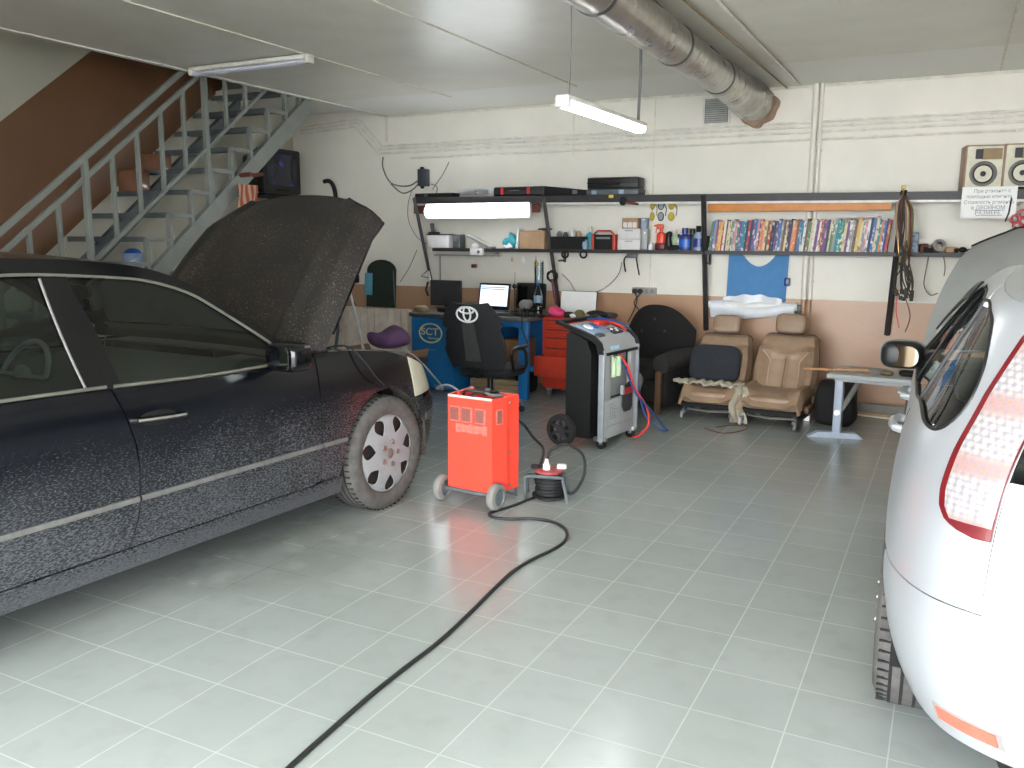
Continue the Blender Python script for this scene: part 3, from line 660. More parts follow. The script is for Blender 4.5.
for side in (1, -1):
    # front wing from door gap to nose; the bumper is separate
    uL, uR = k.U(.42), gapF(.6)-g
    bump_top = .585
    botw = arch_fn(k, 0, AZ, AR, lambda u: .30 if float(np.interp(u, k.d, k.py)) < 0 else bump_top)
    ys = [v for v in around(.42, -.555, 26, 0, AR)]
    wing = k.panel('front_wing', uL, lambda z: gapF(z)-g, botw, topu, M['paint'], nz=16, side=side, ts=ts_for(uL, uR, ys))
    # nose: panel below headlamp line
    nose = k.panel('nose_panel', 0, k.U(.42), bump_top+.012, lambda u: topu(u) if float(np.interp(u, k.d, k.py)) < .43 and False else .63+.08*min(1, u/.5), M['paint_top'], nu=24, nz=4, side=side)
    k.panel('headlamp', k.U(.80), k.U(.30), lambda u: .625+.0*u, lambda u: min(topu(u)+.005, .88), M['lamp_lens'], nu=18, nz=8, side=side, off=.004)
    k.panel('radiator_grille' if side > 0 else 'radiator_grille', 0, k.U(.805), .64, .72, M['gap'], nu=10, nz=3, side=side, off=-.01)
    ub0, ub1 = 0, k.U(.34)
    k.panel('front_bumper', ub0, ub1, lambda u: max(.215, arch_fn(k, 0, AZ, AR, .215)(u)) if float(np.interp(u, k.d, k.py)) < .36 else .215, bump_top, M['paint'], nu=36, nz=10, side=side, off=.008)
    k.panel('bumper_strip', k.U(.88), k.U(.42), .455, .50, M['moulding'], nu=20, nz=2, side=side, off=.014)
    # doors
    dr = k.panel('front_door', lambda z: gapF(z)+g, lambda z: gapB(z)-g, lambda u: .292-.0*u, beltu, M['paint'], nu=20, nz=20, side=side)
    rd = k.panel('rear_door', lambda z: gapB(z)+g, lambda z: k.U(-2.72+.18*max(0, .55-z))-g, .292, beltu, M['paint'], nu=20, nz=20, side=side)
    k.panel('sill_panel', k.U(-AR+.005), k.U(-2.93+AR), lambda u: sillz-.01, .286, M['paint'], nu=20, nz=4, side=side, off=.004)
    ys = around(-2.725, -4.0, 30, -2.93, AR)
    uL, uR = k.U(-2.725), k.len
    botq = arch_fn(k, -2.93, AZ, AR, lambda u: .29 if float(np.interp(u, k.d, k.py)) > -3.0 else .23)
    tq = sorted(set(ts_for(uL, uR, ys)+[.6+.4*i/14 for i in range(15)]))
    k.panel('rear_quarter', lambda z: k.U(-2.72+.18*max(0, .55-z))+g, uR, botq, topu, M['paint'], nz=14, side=side, ts=tq)
    tl = k.panel('tail_lamp', k.U(-3.75), k.U(-4.06), .70, .90, M['tail_red'], nu=10, nz=4, side=side, off=.006)
    # mouldings, chrome
    for (nm, y0, y1, pr) in (('moulding', -.37, -.55, wing), ('moulding', -.565, -1.64, dr), ('moulding', -1.655, -2.60, rd)):
        k.panel(nm, k.U(y0), k.U(y1), .484, .505, M['moulding'], nu=14, nz=2, side=side, off=.011, parent=pr, solid=.012)
    B().tube(k.line([(-.80, topz(-.8)+.0), (-1.2, topz(-1.2)), (-1.70, topz(-1.7)-.002)], side, .006), .0075, 8).obj('waist_chrome', M['satin'], dr)
    B().tube(k.line([(-1.735, topz(-1.73)), (-2.2, topz(-2.2)), (-3.02, topz(-3.0)-.002)], side, .006), .0075, 8).obj('waist_chrome', M['satin'], rd)
    # door handles
    for pr, y in ((dr, -1.53), (rd, -2.50)):
        hb = B(); c = k.S(k.U(y), .812, side); n = k.Nrm(k.U(y), .812, side)
        hb.ell(c+n*.002, (.012, .095, .035), 20, 10, TZ(0)); hb.obj('handle_recess', M['gap'], pr)
        hp = [k.S(k.U(y+d_), .815+e_, side)+n*o_ for d_, e_, o_ in ((-.125, .003, .0), (-.115, .003, .022), (-.06, .0, .034), (0, -.003, .036), (.07, -.006, .034), (.12, -.008, .02), (.128, -.009, 0))]
        B().tube(hp, [.012, .014, .013, .012, .013, .014, .010], 8, k=0).obj('door_handle', M['paint_top'], pr)
        B().tube([p+n*.010 for p in hp[1:-1]], .0085, 6).obj('handle_chrome', M['chrome'], pr)
    # greenhouse
    wt = [(-.79, .965), (-.80, 1.03), (-.854, 1.083), (-1.066, 1.234), (-1.2, 1.313), (-1.38, 1.369), (-1.55, 1.391), (-1.81, 1.409), (-2.0, 1.412), (-2.3, 1.392), (-2.6, 1.32), (-2.85, 1.2), (-3.0, 1.06), (-3.05, .985)]
    rf = [(-.66, .985), (-.70, 1.03), (-.818, 1.095), (-1.04, 1.258), (-1.185, 1.352), (-1.36, 1.42), (-1.63, 1.458), (-1.98, 1.474), (-2.2, 1.47), (-2.5, 1.45), (-2.8, 1.39), (-3.1, 1.25), (-3.36, 1.07), (-3.46, .995)]
    lw = k.line(wt, side, 0, 5); lr = k.line(rf, side, 0, 5)
    B().grid([[a*(1-t)+b*t for t in (0, .33, .67, 1)] for a, b in zip(lw, lr)]).obj('roof_rail', M['paint_top'], bc, solid=.02)
    ch = B().tube(k.line(wt[:8], side, .008, 5), .0065, 8); ch.obj('window_chrome', M['satin'], dr)
    ch = B().tube(k.line(wt[7:], side, .008, 5), .0065, 8); ch.obj('window_chrome', M['satin'], rd)
    wz = pch(*zip(*[(y, z) for y, z in wt[1:]]))
    tw_ = lambda u: wz(float(np.interp(u, k.d, k.py)))
    Bf = lambda z: k.U(float(np.interp(z, [.97, 1.2, 1.39], [-1.662, -1.692, -1.75])))
    Bb = lambda z: k.U(float(np.interp(z, [.97, 1.2, 1.40], [-1.823, -1.838, -1.854])))
    k.panel('b_pillar', Bf, Bb, lambda u: topu(u)-.01, lambda u: tw_(u), M['paint_top'], nu=6, nz=8, side=side, off=-.002)
    k.panel('front_window', k.U(-.80), Bf, lambda u: topu(u)-.015, tw_, M['glass'], nu=24, nz=10, side=side, off=-.006, parent=dr, solid=0)
    k.panel('rear_window', Bb, k.U(-3.04), lambda u: topu(u)-.015, tw_, M['glass_dark'], nu=24, nz=10, side=side, off=-.006, parent=rd, solid=0)
    B().tube(k.line([(-1.858, 1.398), (-1.85, 1.28), (-1.838, 1.15), (-1.82, .975)], side, .003), .0055, 6).obj('pillar_chrome', M['moulding'], rd)
    B().tube(k.line([(-2.62, 1.32), (-2.60, 1.15), (-2.58, .98)], side, .0), .012, 6).obj('quarter_bar', M['paint_top'], rd)
    # mirror
    mp = B(); mc = np.array([side*1.0, -.865, 1.005])
    sq(mp, mc, (.21, .15, .14), .5); mir = mp.obj('door_mirror', M['paint_top'], dr)
    B().tube([k.S(k.U(-.78), .955, side), mc+np.array([-side*.07, .01, -.04])], .03, 8).obj('mirror_arm', M['black'], mir)
    B().prism(rrect(.17, .11, .03), .006, TT(*(mc+np.array([0, -.068, 0]))) @ TZ(-side*R(14))).obj('mirror_glass', mat('mirror_dark', (.55, .58, .56), .03, 1, 0), mir)
    # wheels
    for yy, st_ in ((0, 0), (-2.93, 0)):
        wheel(bc, side*.79, yy, .338, .225, side, .232, 7, 0)
        ln = [[(side*(.60+.27*j), yy+(AR+.012)*math.cos(a), AZ+(AR+.012)*math.sin(a)) for j in (0, 1)] for a in np.linspace(-.25, PI+.25, 30)]
        B().grid(ln).obj('wheel_liner', M['liner'], bc, solid=.01)
        B().tube([k.S(k.U(yy+AR*math.cos(a)), AZ+AR*math.sin(a), side) for a in np.linspace(.02 if yy else .30, PI-.32, 26)], .006, 6).obj('arch_lip', M['paint'], bc)
    # wing top inner edge down into the bay
    rows_ = []
    for y in np.linspace(.30, -.60, 14):
        p = k.S(k.U(y), topz(y), side); q = p+np.array([-side*.03, 0, .006]); r_ = p+np.array([-side*.11, 0, .0]); s_ = r_+np.array([0, 0, -.25])
        rows_.append([p, q, r_, s_])
    B().grid(rows_).obj('wing_edge', M['paint_top'], bc, solid=.004)
# central skin
def mid(rowsR, crown, n=14):
    out = []
    for p in rowsR:
        x = p[0]; out.append([np.array([x*(1-2*j/n), p[1], p[2]+crown*(1-(1-2*j/n)**2)]) for j in range(n+1)])
    return out
lr = [k.S(k.U(y), z) for y, z in cr(rf, 5)]
ir = [i for i, p in enumerate(lr) if -2.75 < p[1] < -1.36]
B().grid(mid(lr[ir[0]-1:ir[-1]+2], .03)).obj('roof', M['paint_top'], bc, solid=.01)
ws_ = [p+np.array([0, .03*math.sin(i), 0])*0 for i, p in enumerate(lr[:ir[0]])]
def bow(rows, amt): return [[q+np.array([0, amt*(1-(q[0]/.8)**2), 0]) for q in r_] for r_ in rows]
B().grid(bow(mid(ws_, .015), .0)).obj('windscreen', M['glass'], bc)
B().grid(mid(lr[ir[-1]+1:], .02)).obj('rear_windscreen', M['glass_dark'], bc)
deck = [k.S(k.U(y), topz(y)) for y in np.linspace(-3.42, -3.98, 8)]
B().grid(mid(deck, .02)).obj('boot_lid', M['paint_top'], bc, solid=.01)
B().grid([[(x, y, .955+.02*(1-(x/.8)**2)) for x in np.linspace(-.74, .74, 12)] for y in np.linspace(-.70, -.44, 4)]).obj('cowl', M['black'], bc, solid=.01)
B().box((0, -2.0, .20), (1.5, 3.9, .08), bev=.03).box((0, .2, .24), (1.15, 1.0, .10)).obj('underbody', M['under'], bc)
eb = B().box((0, .12, .55), (1.1, 1.15, .30)).box((0, .1, .76), (.7, .62, .14), bev=.05).box((.52, .22, .78), (.22, .3, .18), bev=.02).box((-.5, .2, .80), (.24, .32, .16), bev=.03).obj('engine_cover', M['black'], bc)
B().box((0, .66, .78), (1.3, .16, .04), bev=.01).obj('slam_panel', M['under'], bc)
# cabin
dash = B(); dash.prism([(-.72, -.1), (-.2, .06), (.28, .07), (.30, -.25), (-.05, -.3), (-.4, -.28)], 1.42, TT(0, -.98, .86) @ TZ(PI/2)); dash.obj('dashboard', M['dash'], bc)
B().box((0, -1.55, .56), (.24, 1.0, .22), bev=.05).box((0, -1.10, .72), (.26, .2, .3), bev=.06).obj('centre_console', M['leather_in'], bc)
B().box((0, -1.03, .86), (.17, .02, .05)).obj('console_screen', M['lamp_lens'], bc)
X = TT(-.37, -1.36, .86) @ TX(-.45)
B().tube([X @ Vector((.19*math.cos(a), 0, .19*math.sin(a))) for a in np.linspace(0, 2*PI, 25)[:-1]], .015, 8, closed=True).tube([X @ Vector((-.19, 0, 0)), X @ Vector((.19, 0, 0))], .02, 6).ell(X @ Vector((0, 0, 0)), (.07, .03, .06)).obj('steering_wheel', M['leather_in'], bc)
for x in (-.37, .37): seat(bc, x, -1.75, .42, .52, M['leather_in'], h=.64)
seat(bc, 0, -2.62, .38, 1.3, M['leather_in'], head=False, h=.58, name='rear_seat')
for side in (1, -1):
    B().grid([[(side*.80, y, z) for z in (.35, .6, .93)] for y in np.linspace(-.8, -2.9, 8)]).obj('door_trim', M['dash'], bc, solid=.03)
B().prism(rrect(.24, .065, .03), .02, TT(0, -1.28, 1.30)).obj('rear_view_mirror', M['black'], bc)
B().box((0, -3.2, .93), (1.3, .35, .02)).obj('parcel_shelf', M['dash'], bc)
# bonnet, raised about its rear hinge
HA = R(50); hy, hzz = -.44, .975
def hoodp(sx, t):
    """sx -1..1 across, t 0..1 along"""
    w_ = .765-.105*t**2-.10*max(0, t-.8)**2*5
    L_ = 1.0+.12*(1-abs(sx)**2.6)
    x = sx*w_; q = t*L_
    n = .045*(1-abs(sx)**2)+.025*math.sin(PI*min(1, t))-.05*max(0, t-.82)/.18*1.2+.028*math.exp(-((abs(sx)-.66)/.05)**2)
    if abs(sx) > .9: n -= .7*(abs(sx)-.9)
    return np.array([x, hy+q*math.cos(HA)-n*math.sin(HA), hzz+q*math.sin(HA)+n*math.cos(HA)])
hrows = [[hoodp(-1+2*i/44, j/26) for j in range(27)] for i in range(45)]
hd = B().grid(hrows).obj('bonnet', M['hood'], bc, solid=.022)
B().tube([hoodp(-.98+1.96*i/30, 1.0)+np.array([0, 0, .0]) for i in range(31)], .013, 6).obj('front_edge', M['paint_top'], hd)
for s in (-1, 1):
    B().tube([hoodp(s*.985, t)+np.array([0, .02, -.01]) for t in np.linspace(.15, 1, 10)], .012, 6).obj('edge_flange', M['paint_top'], hd)
    B().tube([np.array([s*.69, .05, .90]), hoodp(s*.9, .52)+np.array([0, .05, -.03])], .009, 8).obj('gas_strut', M['alu'], bc)
    B().cyl(hoodp(s*.8, .97)+np.array([0, .03, -.01]), hoodp(s*.8, .97)+np.array([0, .07, -.05]), .016).obj('rubber_buffer', M['rubber'], hd)
def bw(x, y, z): return bo+rtv*x+Vector((math.sin(th), math.cos(th), 0))*y+Vector((0, 0, z))
# things lying on the car's nose
tr = thing('parts_tray', 'brown tray lying across the nose of the black car', 'tray', bw(.42, .60, .81), -th)
B().prism([(-.24, .0), (.24, .0), (.26, .05), (.25, .05), (.225, .012), (-.225, .012), (-.25, .05), (-.26, .05)], .22).obj('bowl', M['woodd'], tr)
pb = B(); sq(pb, (0, 0, .07), (.26, .22, .13), .8, 30, 16)
pb.v = [(x*(1+.12*math.sin(30*y+20*z)), y*(1+.12*math.sin(26*x)), max(0, z*(1+.18*math.sin(24*x+17*y)))) for x, y, z in pb.v]
pb.obj('purple_rag', M['purple'], loc=bw(.43, .60, .85), rz=.3, label='crumpled dark purple rag in the tray on the black car', cat='rag')
# ================================================= the silver hatchback
ts_ = R(1.2); so = Vector((.800, 3.12, 0))
sc_ = thing('silver_car', 'silver hatchback seen from its rear corner with the bonnet raised', 'car', so, ts_)
plan2 = [(0, 3.50), (.35, 3.46), (.62, 3.32), (.80, 3.05), (.885, 2.7), (.905, 2.2), (.91, 1.4), (.915, .7), (.925, .1), (.918, -.2), (.885, -.45), (.80, -.64), (.66, -.745), (.48, -.80), (.25, -.825), (0, -.835)]
ws2 = [(.15, .87), (.22, .905), (.32, .955), (.45, .992), (.58, 1.005), (.7, 1.0), (.82, .99), (.92, .972), (1.0, .945), (1.1, .895), (1.2, .845), (1.3, .79), (1.4, .73), (1.46, .67), (1.5, .6)]
k2 = Car(sc_, plan2, ws2, [(.15, .09), (.25, .03), (.38, 0), (.53, .0), (.61, .02), (.65, .055), (.9, .075), (1.0, .10), (1.1, .145), (1.25, .22), (1.38, .30), (1.5, .42)], [(.1, .2), (.4, 0), (.7, .05), (.9, .2), (1.0, .5), (1.5, 2.2)])
def y2(u): return float(np.interp(u, k2.d, k2.py))
def ts2(uL, uR, ys): return [min(1, max(0, (k2.U(v)-uL)/(uR-uL))) for v in ys]
belt2 = pch([-.9, -.4, -.1, .3, .8, 1.4, 2.1, 2.4, 3.0, 3.5], [1.03, 1.03, 1.045, 1.015, .98, .955, .93, .93, .86, .70])
roof2 = pch([-.9, -.45, 0, .5, 1.0, 1.4, 1.75, 2.05, 2.3, 2.5], [1.36, 1.40, 1.44, 1.47, 1.475, 1.46, 1.37, 1.18, 1.0, .93])
AR2, AZ2 = .355, .335
silver = M['silver']
for side in (-1, 1):
    fl = lambda yc: arch_fn(k2, yc, AZ2, AR2, .29)
    T0 = lambda z: k2.U(-.60)+float(np.interp(z, [.66, .80, .90, 1.0, 1.15, 1.40], [.215, .219, .222, .224, .229, .254]))
    TE = lambda z: T0(z)-.003
    uL = k2.U(.42); uR = k2.U(-.735)
    ys = around(.42, -.60, 20, 0, AR2)
    lo = lambda u: max(arch_fn(k2, 0, AZ2, AR2, .29)(u), .29 if y2(u) > 0 else .615) if y2(u) > -AR2 else .613
    rq = k2.panel('rear_quarter', lambda z: k2.U(float(np.interp(z, [.29, .5, .7, .9, 1.0], [.40, .40, .38, .30, .24])))+.004, TE, lo, lambda u: belt2(y2(u)), silver, nz=16, side=side,
                  ts=sorted(set([min(1, max(0, (k2.U(v)-uL)/(TE(.8)-uL))) for v in ys]+[.8+.2*i/8 for i in range(9)])))
    dp = k2.panel('d_pillar', lambda z: k2.U(float(np.interp(z, [1.0, 1.04, 1.10, 1.18, 1.25, 1.33, 1.37, 1.40, 1.46], [-.42, -.53, -.585, -.585, -.545, -.44, -.25, -.0, .1]))), TE, lambda u: belt2(y2(u))-.002, lambda u: roof2(y2(u)), silver, nu=16, nz=14, side=side)
    # doors
    g2 = lambda z: k2.U(float(np.interp(z, [.29, .5, .7, .9, 1.0], [.40, .40, .38, .30, .24])))-.004
    g3 = lambda z: k2.U(1.08)
    rd2 = k2.panel('rear_door', lambda z: g3(z)+.005, g2, .29, lambda u: belt2(y2(u)), M['silver'], nu=14, nz=16, side=side)
    fd2 = k2.panel('front_door', k2.U(2.16), lambda z: g3(z)-.004, .29, lambda u: belt2(y2(u)), M['silver'], nu=14, nz=16, side=side)
    uL, uR = k2.U(3.02), k2.U(2.165)
    fw2 = k2.panel('front_wing', uL, uR, lambda u: arch_fn(k2, 2.64, AZ2, AR2, lambda q: .29 if y2(q) < 2.64 else .60)(u), lambda u: belt2(y2(u)), silver, nz=12, side=side, ts=ts2(uL, uR, around(3.02, 2.165, 20, 2.64, AR2)))
    k2.panel('front_bumper', 0, k2.U(2.97), .2, lambda u: .62, silver, nu=26, nz=8, side=side, off=.006)
    k2.panel('nose_panel', 0, k2.U(3.02), .63, .74, silver, nu=20, nz=4, side=side)
    k2.panel('headlamp', k2.U(3.4), k2.U(2.85), .66, .80, M['clear'], nu=14, nz=5, side=side, off=.006)
    k2.panel('sill_panel', k2.U(2.3), k2.U(.345), .19, .286, silver, nu=16, nz=4, side=side)
    # rear bumper: wraps the corner
    ub = k2.U(-.30)
    def bb_(u):
        y = y2(u); v = arch_fn(k2, 0, AZ2, AR2, .23)(u) if y > -.42 else .23
        return v+.05*max(0, 1-abs(u-k2.len)/.5)
    rb = k2.panel('rear_bumper', ub, k2.len, bb_, lambda u: .6115, silver, nu=44, nz=14, side=side, off=.004)
    lp = k2.panel('bumper_ledge', k2.U(-.60)+.213, k2.len, lambda u: .604, lambda u: .655, silver, nu=20, nz=4, side=side, off=.003)
    # reflector and number-plate recess
    rl = k2.panel('reflector_surround', k2.U(-.60)+.055, k2.U(-.60)+.255, .275, .322, M['silver_shaded'], nu=8, nz=2, side=side, off=.006, parent=rb)
    k2.panel('reflector', k2.U(-.60)+.07, k2.U(-.60)+.24, .282, .316, M['reflector'], nu=8, nz=2, side=side, off=.011, parent=rb)
    k2.panel('lower_valance', k2.U(-.74), k2.len, lambda u: .19, lambda u: .275, M['black'], nu=16, nz=3, side=side, off=.0)
    # tail lamp: clear lens with a red rim
    L0 = lambda z: k2.U(-.60)+float(np.interp(z, [.80, .812, .83, .86, .90, 1.0, 1.15, 1.30, 1.36, 1.40], [.17, .115, .082, .058, .048, .045, .050, .072, .10, .145]))
    L1 = lambda z: k2.U(-.60)+float(np.interp(z, [.80, .90, 1.0, 1.15, 1.40], [.213, .216, .218, .223, .248]))
    for j, (nm, m_, a, b_, z0, z1, of) in enumerate((('tail_lamp', M['tail_red'], 0, 0, .80, 1.385, .010), ('lamp_lens', M['tail_clear'], .024, -.002, .835, 1.36, .014))):
        o_ = k2.panel(nm, lambda z, a=a: L0(z)+a, lambda z, b_=b_: L1(z)+b_, z0, z1, m_, nu=12, nz=60, side=side, off=of, parent=None if j == 0 else o_, solid=.012)
    # tailgate half and its glass
    T0 = lambda z: k2.U(-.60)+float(np.interp(z, [.66, .80, .90, 1.0, 1.15, 1.40], [.215, .219, .222, .224, .229, .254]))
    k2.panel('tailgate_half', T0, k2.len, lambda u: .652, lambda u: .955, silver, nu=20, nz=10, side=side, off=.004)
    k2.panel('tailgate_window', T0, k2.len, lambda u: .957, lambda u: 1.40, M['glass_dark'], nu=20, nz=12, side=side, off=.004, solid=0)
    k2.panel('tailgate_seam', lambda z: T0(z)-.003, lambda z: T0(z)+.001, .655, 1.40, M['gap'], nu=2, nz=20, side=side, off=.0045, solid=.002)
    # side glass
    QW = lambda z: k2.U(float(np.interp(z, [1.0, 1.04, 1.10, 1.18, 1.25, 1.33, 1.37, 1.40], [-.43, -.535, -.588, -.588, -.548, -.445, -.255, -.0])))
    k2.panel('quarter_window', k2.U(.03), QW, lambda u: belt2(y2(u))+.004, lambda u: roof2(y2(u))-.062, M['glass'], nu=16, nz=10, side=side, off=-.004, solid=0)
    k2.panel('window_pillar', k2.U(.065), k2.U(.02), lambda u: belt2(y2(u))+.004, lambda u: roof2(y2(u))-.07, M['black'], nu=3, nz=8, side=side, off=.001)
    k2.panel('rear_door_window', lambda z: k2.U(1.02), lambda z: k2.U(.05), lambda u: belt2(y2(u))+.004, lambda u: roof2(y2(u))-.085, M['glass'], nu=20, nz=10, side=side, off=-.004, parent=rd2, solid=0)
    k2.panel('front_door_window', k2.U(2.0), k2.U(1.10), lambda u: belt2(y2(u))+.004, lambda u: max(belt2(y2(u))+.02, roof2(y2(u))-.085), M['glass'], nu=14, nz=10, side=side, off=-.004, parent=fd2, solid=0)
    k2.panel('window_pillar', k2.U(1.11), k2.U(1.01), lambda u: belt2(y2(u))+.004, lambda u: roof2(y2(u))-.07, M['black'], nu=3, nz=8, side=side, off=.002)
    B().tube(k2.line([(2.0, 1.0), (1.7, 1.27), (1.4, 1.352), (1.0, 1.39), (.5, 1.39), (.1, 1.375), (-.15, 1.378), (-.3, 1.36), (-.44, 1.33), (-.545, 1.25), (-.585, 1.18), (-.585, 1.10), (-.53, 1.04), (-.42, 1.028), (-.1, 1.047), (.3, 1.017), (.8, .982), (1.4, .957), (2.0, .94)], side, .003), .006, 6).obj('window_seal', M['black'], sc_)
    k2.panel('wind_deflector', k2.U(1.9), k2.U(1.05), lambda u: roof2(y2(u))-.135, lambda u: roof2(y2(u))-.07, M['black'], nu=14, nz=3, side=side, off=.022, parent=fd2)
    k2.panel('roof_rail', k2.U(2.3), k2.U(-.06), lambda u: roof2(y2(u))-.075, lambda u: roof2(y2(u)), silver, nu=24, nz=4, side=side)
    # door edge shut lines
    k2.panel('shut_line', lambda z: g3(z)-.004, lambda z: g3(z)+.005, .29, .96, M['gap'], nu=1, nz=14, side=side, off=-.003, solid=.002)
    B().tube([k2.S(g2(z)+.004, z, side)+k2.Nrm(g2(z), z, side)*.001 for z in np.linspace(.35, .97, 16)], .0045, 5).obj('shut_line', M['gap'], rd2)
    for pr, y in ((fd2, 1.30), (rd2, .50)):
        n = k2.Nrm(k2.U(y), .86, side); h_ = [k2.S(k2.U(y+d_), .865, side)+n*o_ for d_, o_ in ((-.12, 0), (-.11, .028), (-.05, .042), (.05, .042), (.11, .028), (.12, 0))]
        B().tube(h_, .016, 8).obj('door_handle', M['silver'], pr)
    # mirror
    mc = k2.S(k2.U(1.86), .99, side)+np.array([side*.088, -.02, .015])
    b = B(); sq(b, mc, (.20, .12, .14), .62); mm = b.obj('door_mirror', M['black'], fd2)
    b = B(); sq(b, mc+np.array([0, .02, .0]), (.21, .11, .148), .62); b.obj('mirror_shell', M['silver_shaded'], mm)
    B().prism(rrect(.155, .102, .045), .012, TT(*(mc+np.array([0, -.058, -.002]))) @ TZ(-side*R(-16))).obj('mirror_glass', mat('mirror_dark', (.55, .58, .56), .03, 1, 0), mm)
    B().tube([k2.S(k2.U(1.86), .95, side), mc+np.array([-side*.08, .02, -.05])], .03, 8).obj('mirror_arm', M['black'], mm)
    for yy in (0, 2.64):
        wheel(sc_, side*.822, yy, .325, .21, side, .205, 6, 0, 'satin')
        ln = [[(side*(.58+.30*j), yy+(AR2+.01)*math.cos(a), AZ2+(AR2+.01)*math.sin(a)) for j in (0, 1)] for a in np.linspace(-.2, PI+.2, 26)]
        B().grid(ln).obj('wheel_liner', M['under'], sc_, solid=.01)
    seat(sc_, side*.36, 1.45, .36, .50, M['dash'], h=.58)
lr2 = [k2.S(k2.U(y), roof2(y)) for y in np.linspace(1.55, -.48, 22)]
lr2 += [k2.S(u_, roof2(y2(u_))) for u_ in np.linspace(k2.U(-.5), TE(1.38), 8)]
B().grid(mid(lr2, .035)).obj('roof', silver, sc_, solid=.01)
B().grid(mid([k2.S(k2.U(y), roof2(y)) for y in np.linspace(2.32, 1.55, 10)], .02)).obj('windscreen', M['glass'], sc_)
seat(sc_, 0, .42, .36, 1.25, M['dash'], head=False, h=.56, name='rear_seat')
B().box((0, 1.95, .85), (1.4, .45, .2), bev=.06).obj('dashboard', M['dash'], sc_)
B().box((0, 1.3, .22), (1.5, 3.6, .06)).box((0, 3.0, .45), (1.1, .9, .4)).obj('underbody', M['under'], sc_)
B().box((0, -.2, .62), (1.1, .7, .02)).obj('boot_floor', M['dash'], sc_)
X = TT(-.36, 1.62, .88) @ TX(-.45)
B().tube([X @ Vector((.18*math.cos(a), 0, .18*math.sin(a))) for a in np.linspace(0, 2*PI, 25)[:-1]], .015, 8, closed=True).tube([X @ Vector((-.18, 0, 0)), X @ Vector((.18, 0, 0))], .02, 6).obj('steering_wheel', M['black'], sc_)
bx = B().box((0, 0, .16), (.34, .34, .32), bev=.03); bx.obj('blue_bag', M['blueplast'], loc=so+Vector((-.42, .42, .50)), label='blue bag on the back seat of the silver car', cat='bag')
HA2 = R(50)
def hood2(sx, t):
    w_ = .86-.22*t**1.6; L_ = .80+.14*(1-abs(sx)**2.4); q = t*L_; x = sx*w_
    n = .07*(1-abs(sx)**2.2)+.05*math.sin(PI*t)-.06*max(0, t-.8)/.2+.014*math.exp(-((abs(sx)-.66)/.05)**2)
    return np.array([x, 2.10+q*math.cos(HA2)-n*math.sin(HA2), .955+q*math.sin(HA2)+n*math.cos(HA2)])
h2 = B().grid([[hood2(-1+2*i/40, j/22) for j in range(23)] for i in range(41)]).obj('bonnet', M['silver_shaded'], sc_, solid=.02)
B().tube([hood2(-1+2*i/30, 1.0)+np.array([0, .02, 0]) for i in range(31)], .022, 6).obj('front_edge', M['black'], h2)
B().tube([np.array([-.62, 2.75, .80]), hood2(-.7, .7)], .008, 6).obj('bonnet_prop', M['steel_dark'], sc_)
B().box((0, 2.85, .62), (1.15, .75, .3)).box((0, 2.8, .80), (.6, .5, .1), bev=.04).obj('engine_cover', M['black'], sc_)
# ------------------------------------------------------------------ wall shelf
SZ, LZ = 2.0, 1.452                                     # underside of the top board, top of the lower board below
sh = thing('wall_shelf', 'long dark metal shelf rack with two levels on leaning posts along the back wall', 'shelf')
X0, X1 = -5.44, 1.2
TLT = -.0085
def zt_(x): return 2.012+TLT*(x+2.2)                    # the long board sags a little towards the speakers
TB = TT((X0+X1)/2, 0, zt_((X0+X1)/2)-2.06) @ TY(-TLT)
B().box(TB @ Vector((0, 8.245, 2.025)), (X1-X0, .03, .068), M_=TY(-TLT)).box(TB @ Vector((0, 8.39, 2.05)), (X1-X0, .30, .018), M_=TY(-TLT)).obj('top_board', M['shelf'], sh)
B().box(((-3.85+X1)/2, 8.265, zt_((-3.85+X1)/2)-.078), (X1+3.85, .02, .022), M_=TY(-TLT)).obj('pale_strip', M['white'], sh)
B().box(((-5.25+1.0)/2, 8.345, 1.462), (6.25, .03, .036)).box(((-5.25+1.0)/2, 8.43, 1.472), (6.25, .19, .015)).obj('lower_board', M['shelf'], sh)
for (px, py, bx, by) in ((414, 198, 434, 295), (543.5, 197, 560, 312), (703.5, 195, 706, 330), (904, 190, 887, 335)):
    a = aty(px, py, 8.225); b_ = aty(bx, by, 8.52)
    B().cyl(a, b_, .026, n=4).obj('post', M['shelf'], sh)
for px in (560, 707, 895):
    p = aty(px, 253, 8.40); B().box((p.x, 8.46, 1.36), (.02, .16, .02)).box((p.x, 8.53, 1.40), (.02, .03, .12)).obj('bracket', M['shelf'], sh)
a, b_ = aty(708, 204, 8.30), aty(892, 202, 8.30)
B().box(((a.x+b_.x)/2, 8.30, 1.892), (b_.x-a.x, .025, .095), bev=.004).obj('wooden_fascia', M['orange_wood'], sh)
a, b_ = aty(414, 206, 8.30), aty(540, 206, 8.30)
B().box(((a.x+b_.x)/2, 8.30, 1.905), (b_.x-a.x, .02, .09), bev=.004).obj('brown_fascia', M['umber'], sh)
B().box((-4.85, 8.43, 1.40), (.78, .16, .012)).box((-5.22, 8.45, 1.2), (.012, .012, .42)).box((-4.47, 8.45, 1.41), (.012, .012, .05)).obj('wire_bracket', M['alu'], sh)
TOP, LOW = 2.06, 1.481
def px(x, y, Y): return aty(x, y, Y)
def spot(x, Y, z): p = aty(x, 220, Y); return Vector((p.x, Y, z+(zt_(p.x)-2.06 if z > 1.9 else 0)))
def wpx(n, Y=8.35): return n*Y/F_PX*1.0*1.055            # pixels to metres near the shelf
def rbox(name, loc, d, m, label, cat, rz=0, bev=.008, group=None): return B().box((0, 0, d[2]/2), d, bev=bev).obj(name, m, label=label, cat=cat, loc=loc, rz=rz, group=group)
